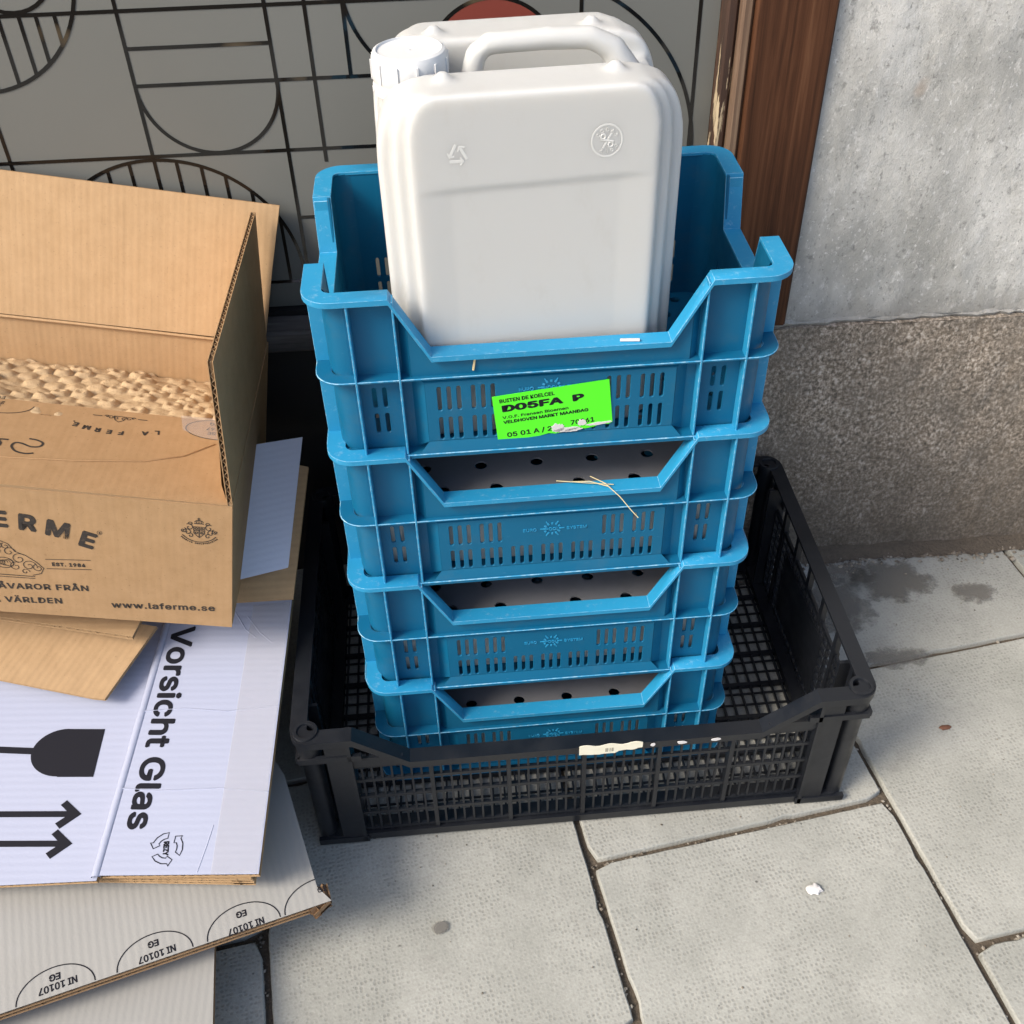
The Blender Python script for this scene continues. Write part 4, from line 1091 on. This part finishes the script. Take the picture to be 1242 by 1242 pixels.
for i in range(n):
    for k in range(6): mb.f.append((i*7+k, i*7+k+1, (i+1)*7+k+1, (i+1)*7+k)); mb.mi.append(0)
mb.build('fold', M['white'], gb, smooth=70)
pa = math.atan2(-.2226, -.0040)
G = MB(); G.mesh(text_mesh('Vorsicht Glas', .0450, .0011, 'LEFT', width=.2240), T(-.1287, .2670, .0003) @ RZ(pa))
G.build('warning_lettering', M['ink'], vr, None, smooth=0, recalc=False)
G = MB(); RZM = T(-.0905, .0250, .0003) @ RZ(R(-84))
for k in range(3):
    a0 = 90+120*k; P = [Vector(((.0135)*math.cos(R(a0+d)), (.0135)*math.sin(R(a0+d)))) for d in (-38, 38)]
    o1 = [(.0150*math.cos(R(a0+d)), .0150*math.sin(R(a0+d))) for d in (-34, -12, 12, 34)]; i1 = [(.0095*math.cos(R(a0+d)), .0095*math.sin(R(a0+d))) for d in (28, 8, -12, -30)]
    tip = [(.0175*math.cos(R(a0+36)), .0175*math.sin(R(a0+36))), (.0130*math.cos(R(a0+56)), .0130*math.sin(R(a0+56))), (.0075*math.cos(R(a0+34)), .0075*math.sin(R(a0+34)))]
    m2 = MB(); stroke(m2, o1[:3]+[o1[3]]+tip+i1[0:], .0010, 0, True); G.add([RZM @ Vector(v) for v in m2.v], m2.f)
G.mesh(text_mesh('REZY', .0090, .0005, 'CENTER', .85), RZM @ T(0, -.0032, 0))
G.build('recycling_mark', M['ink'], vr, None, smooth=0, recalc=False)
G = MB()
cup = [(-.1797, .0992), (-.1793, .1504), (-.2160, .1510)]+arc(-.2160, .1256, .0325, 90, 270, 24, .0256)+[(-.2160, .0995)]
G.mesh(plate_mesh([cup], .0002), T(0, 0, .0003))
stroke(G, [(-.32, .1312), (-.246, .1272)], .0070, .0003); stroke(G, [(-.322, .145), (-.322, .115)], .009, .0003)
G.build('goblet_symbol', M['ink'], vl, None, smooth=0, recalc=False)
G = MB()
for y, x1 in ((.0614, -.1824), (.0323, -.1842)):
    stroke(G, [(-.40, y+.0016), (x1-.006, y)], .0060, .0003)
    G.mesh(plate_mesh([[(x1, y), (x1-.0175, y+.0140), (x1-.0225, y+.0092), (x1-.0115, y), (x1-.0235, y-.0092), (x1-.0180, y-.0145)]], .0002), T(0, 0, .0003))
stroke(G, [(-.40, .080), (-.40, .015)], .006, .0003)
G.build('arrow_symbol', M['ink'], vl, None, smooth=0, recalc=False)
me = plate_mesh([[(-.045, .0), (-.001, .001), (-.006, .2960), (-.046, .292)]], .00015); me.materials.append(M['clear']); put('clear_tape', me, vr, T(0, 0, .0005), 0)
CR = MB()
for pts in (((-.145, .167), (-.10, .170), (-.055, .166), (-.004, .172)), ((-.05, .278), (-.034, .258), (-.020, .246)), ((-.066, .286), (-.05, .262), (-.038, .252)), ((-.148, .085), (-.11, .082), (-.05, .084), (-.002, .080)), ((-.058, .002), (-.053, .028), (-.050, .047))):
    CR.tube([(x, y, -.0002) for x, y in pts], .0008, 5)
CR.build('crease', M['white'], vr, None)

# second flap layer under the glass box
ub = board('flattened_brown_box', [(-.58, -.012), (-.16, .004), (-.010, .0), (-.012, .30), (-.03, .44), (-.58, .44)], .020, [M['kraft_y'], M['kraft_y'], M['flute']], None, VM @ T(0, .0, -.0135), flute_edges=[0, 1, 2], layers=3)
tag(ub, 'flattened brown carton lying directly under the white glass warning carton', 'cardboard')
# EG sheet: white double wall board below
SO = Vector((-.2644, -.1183, .100)); s_dir = (Vector((-.5569, -.1992, .100))-SO).normalized()
SM2 = frame(SO, -s_dir, ez=(.02, -.06, 1))
L2 = .62
SHM = SM2
def to_s(p): return tuple((SHM.inverted() @ Vector(p))[:2])
rback = to_s((-.3183, .0231, .104)); rback = (rback[0]-.0, rback[1])
dirb = Vector(rback)-Vector((0, 0)); ext = tuple(Vector(rback)+dirb.normalized()*.12)
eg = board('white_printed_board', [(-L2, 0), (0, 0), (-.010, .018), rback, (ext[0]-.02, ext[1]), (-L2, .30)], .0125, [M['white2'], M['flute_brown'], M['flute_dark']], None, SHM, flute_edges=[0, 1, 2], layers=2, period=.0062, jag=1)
tag(eg, 'white double wall board with stamped half ovals along its brown cut edge', 'cardboard')
G = MB()
for p in ((-.2740, -.1225, .1), (-.3461, -.138, .1), (-.4275, -.1535, .1), (-.5120, -.180, .1)):
    x, y = to_s(p)
    w = .0345
    a = [(x+w*math.cos(R(t_)), .0008+.0255*math.sin(R(t_))) for t_ in range(0, 181, 6)]
    a = [(px, py) for px, py in a if px < -.002-py*.30]
    stroke(G, a, .0011, .0003)
    if x > -.03:
        G.mesh(text_mesh('EG', .0095, .0002, 'CENTER', .95), T(x+.004, .0165, .0003) @ RZ(math.pi+.0))
    else:
        G.mesh(text_mesh('EG', .0115, .0004, 'CENTER', .95), T(x, .0195, .0003) @ RZ(math.pi))
        k = {0: .004}.get(0)
        G.mesh(text_mesh('NI 10107', .0125, .0003, 'CENTER', .85), T(x+.002, .0108 if x < -.2 else .0085 if x < -.12 else .0060, .0003) @ RZ(math.pi+R(2)))
G.build('printed_stamp', M['ink'], eg, None, smooth=0, recalc=False)
# lowest white board
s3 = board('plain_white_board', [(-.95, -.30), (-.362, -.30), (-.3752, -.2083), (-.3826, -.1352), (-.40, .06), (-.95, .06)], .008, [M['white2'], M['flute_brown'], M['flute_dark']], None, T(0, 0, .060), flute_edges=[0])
tag(s3, 'plain white board lowest in the cardboard pile, under the board with the ovals', 'cardboard')
mb = MB()
lw = board('flattened_carton_stack', [(-.95, -.10), (-.40, -.095), (-.395, .20), (-.95, .21)], .050, [M['kraft_y'], M['kraft_y'], M['flute_dark']], None, T(0, 0, .0505), layers=7)
tag(lw, 'pressed stack of flattened brown cartons hidden under the white boards on the pavement', 'cardboard')
# closed carton propping up the rear of the pile
pb = MB().box(-.95, -.365, .075, .36, .115, .150).build('brown_carton', M['kraft'], None, bevel=.002)
tag(pb, 'closed brown carton propping up the rear of the cardboard pile', 'box')
MB().box(-.94, -.375, .200, .36, .1505, .172).build('carton_flap', M['kraft'], pb)
# brown bent flaps sticking out under the open box
kb = [M['kraft_y'], M['kraft_y'], M['flute']]
def quad_frame(o, px, py): return frame(o, Vector(px)-Vector(o), Vector(py)-Vector(o))
pA = [Vector(p) for p in ((-.620, .145, .306), (-.4441, .1085, .2695), (-.4478, .0900, .2655), (-.6150, .117, .3015))]
def poly_board(name, P, thick, mats, fl_e, **k):
    mt = frame(P[0], P[1]-P[0], P[2]-P[1]) if True else None
    inv = mt.inverted(); pl = [tuple((inv @ p)[:2]) for p in P]
    n_ = mt.to_3x3() @ Vector((0, 0, 1))
    if n_.z < 0:
        mt = frame(P[0], P[1]-P[0], ez=-n_); inv = mt.inverted(); pl = [tuple((inv @ p)[:2]) for p in P]
    return board(name, pl, thick, mats, None, mt, fl_e, **k)
oA = poly_board('brown_cardboard_strip', [Vector((-.63, .30, .285)), Vector((-.41, .30, .262)), Vector((-.4500, .1197, .255)), Vector((-.4537, .1035, .255)), Vector((-.60, .1330, .268))], .005, kb, [3], jag=2)
tag(oA, 'narrow brown cardboard strip showing just under the open brown box', 'cardboard')
# bent sheet: runs under the box and droops towards the viewer
fe = [Vector((-.4409, .1380, .2300)), Vector((-.4877, .0660, .2050)), Vector((-.500, .068, .206)), Vector((-.5980, .0950, .2130)), Vector((-.66, .112, .220)), Vector((-.66, .19, .245))]
oB = poly_board('bent_brown_cardboard', fe, .005, kb, [1, 2, 3], jag=2)
tag(oB, 'brown cardboard sheet drooping over the white glass warning carton, diagonally cut corner', 'cardboard')
# pieces behind, right of the box: white flap and brown flap in the shade
lv = [Vector((-.3600, .1530, .2725)), Vector((-.2996, .1740, .2670)), Vector((-.2813, .3042, .3400)), Vector((-.3420, .2900, .3405))]
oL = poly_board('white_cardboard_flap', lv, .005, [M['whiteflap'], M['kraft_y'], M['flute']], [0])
tag(oL, 'white cardboard flap in the shade behind the right side of the open brown box', 'cardboard')
bf = [Vector((-.3800, .1420, .2545)), Vector((-.2950, .1440, .2505)), Vector((-.2760, .2750, .3205)), Vector((-.3700, .30, .325))]
oW = poly_board('brown_cardboard_flap', bf, .005, [M['kraft_y'], M['kraft_y'], M['flute']], [0])
tag(oW, 'brown cardboard flap in the shade beneath the white flap, left of the blue crates', 'cardboard')
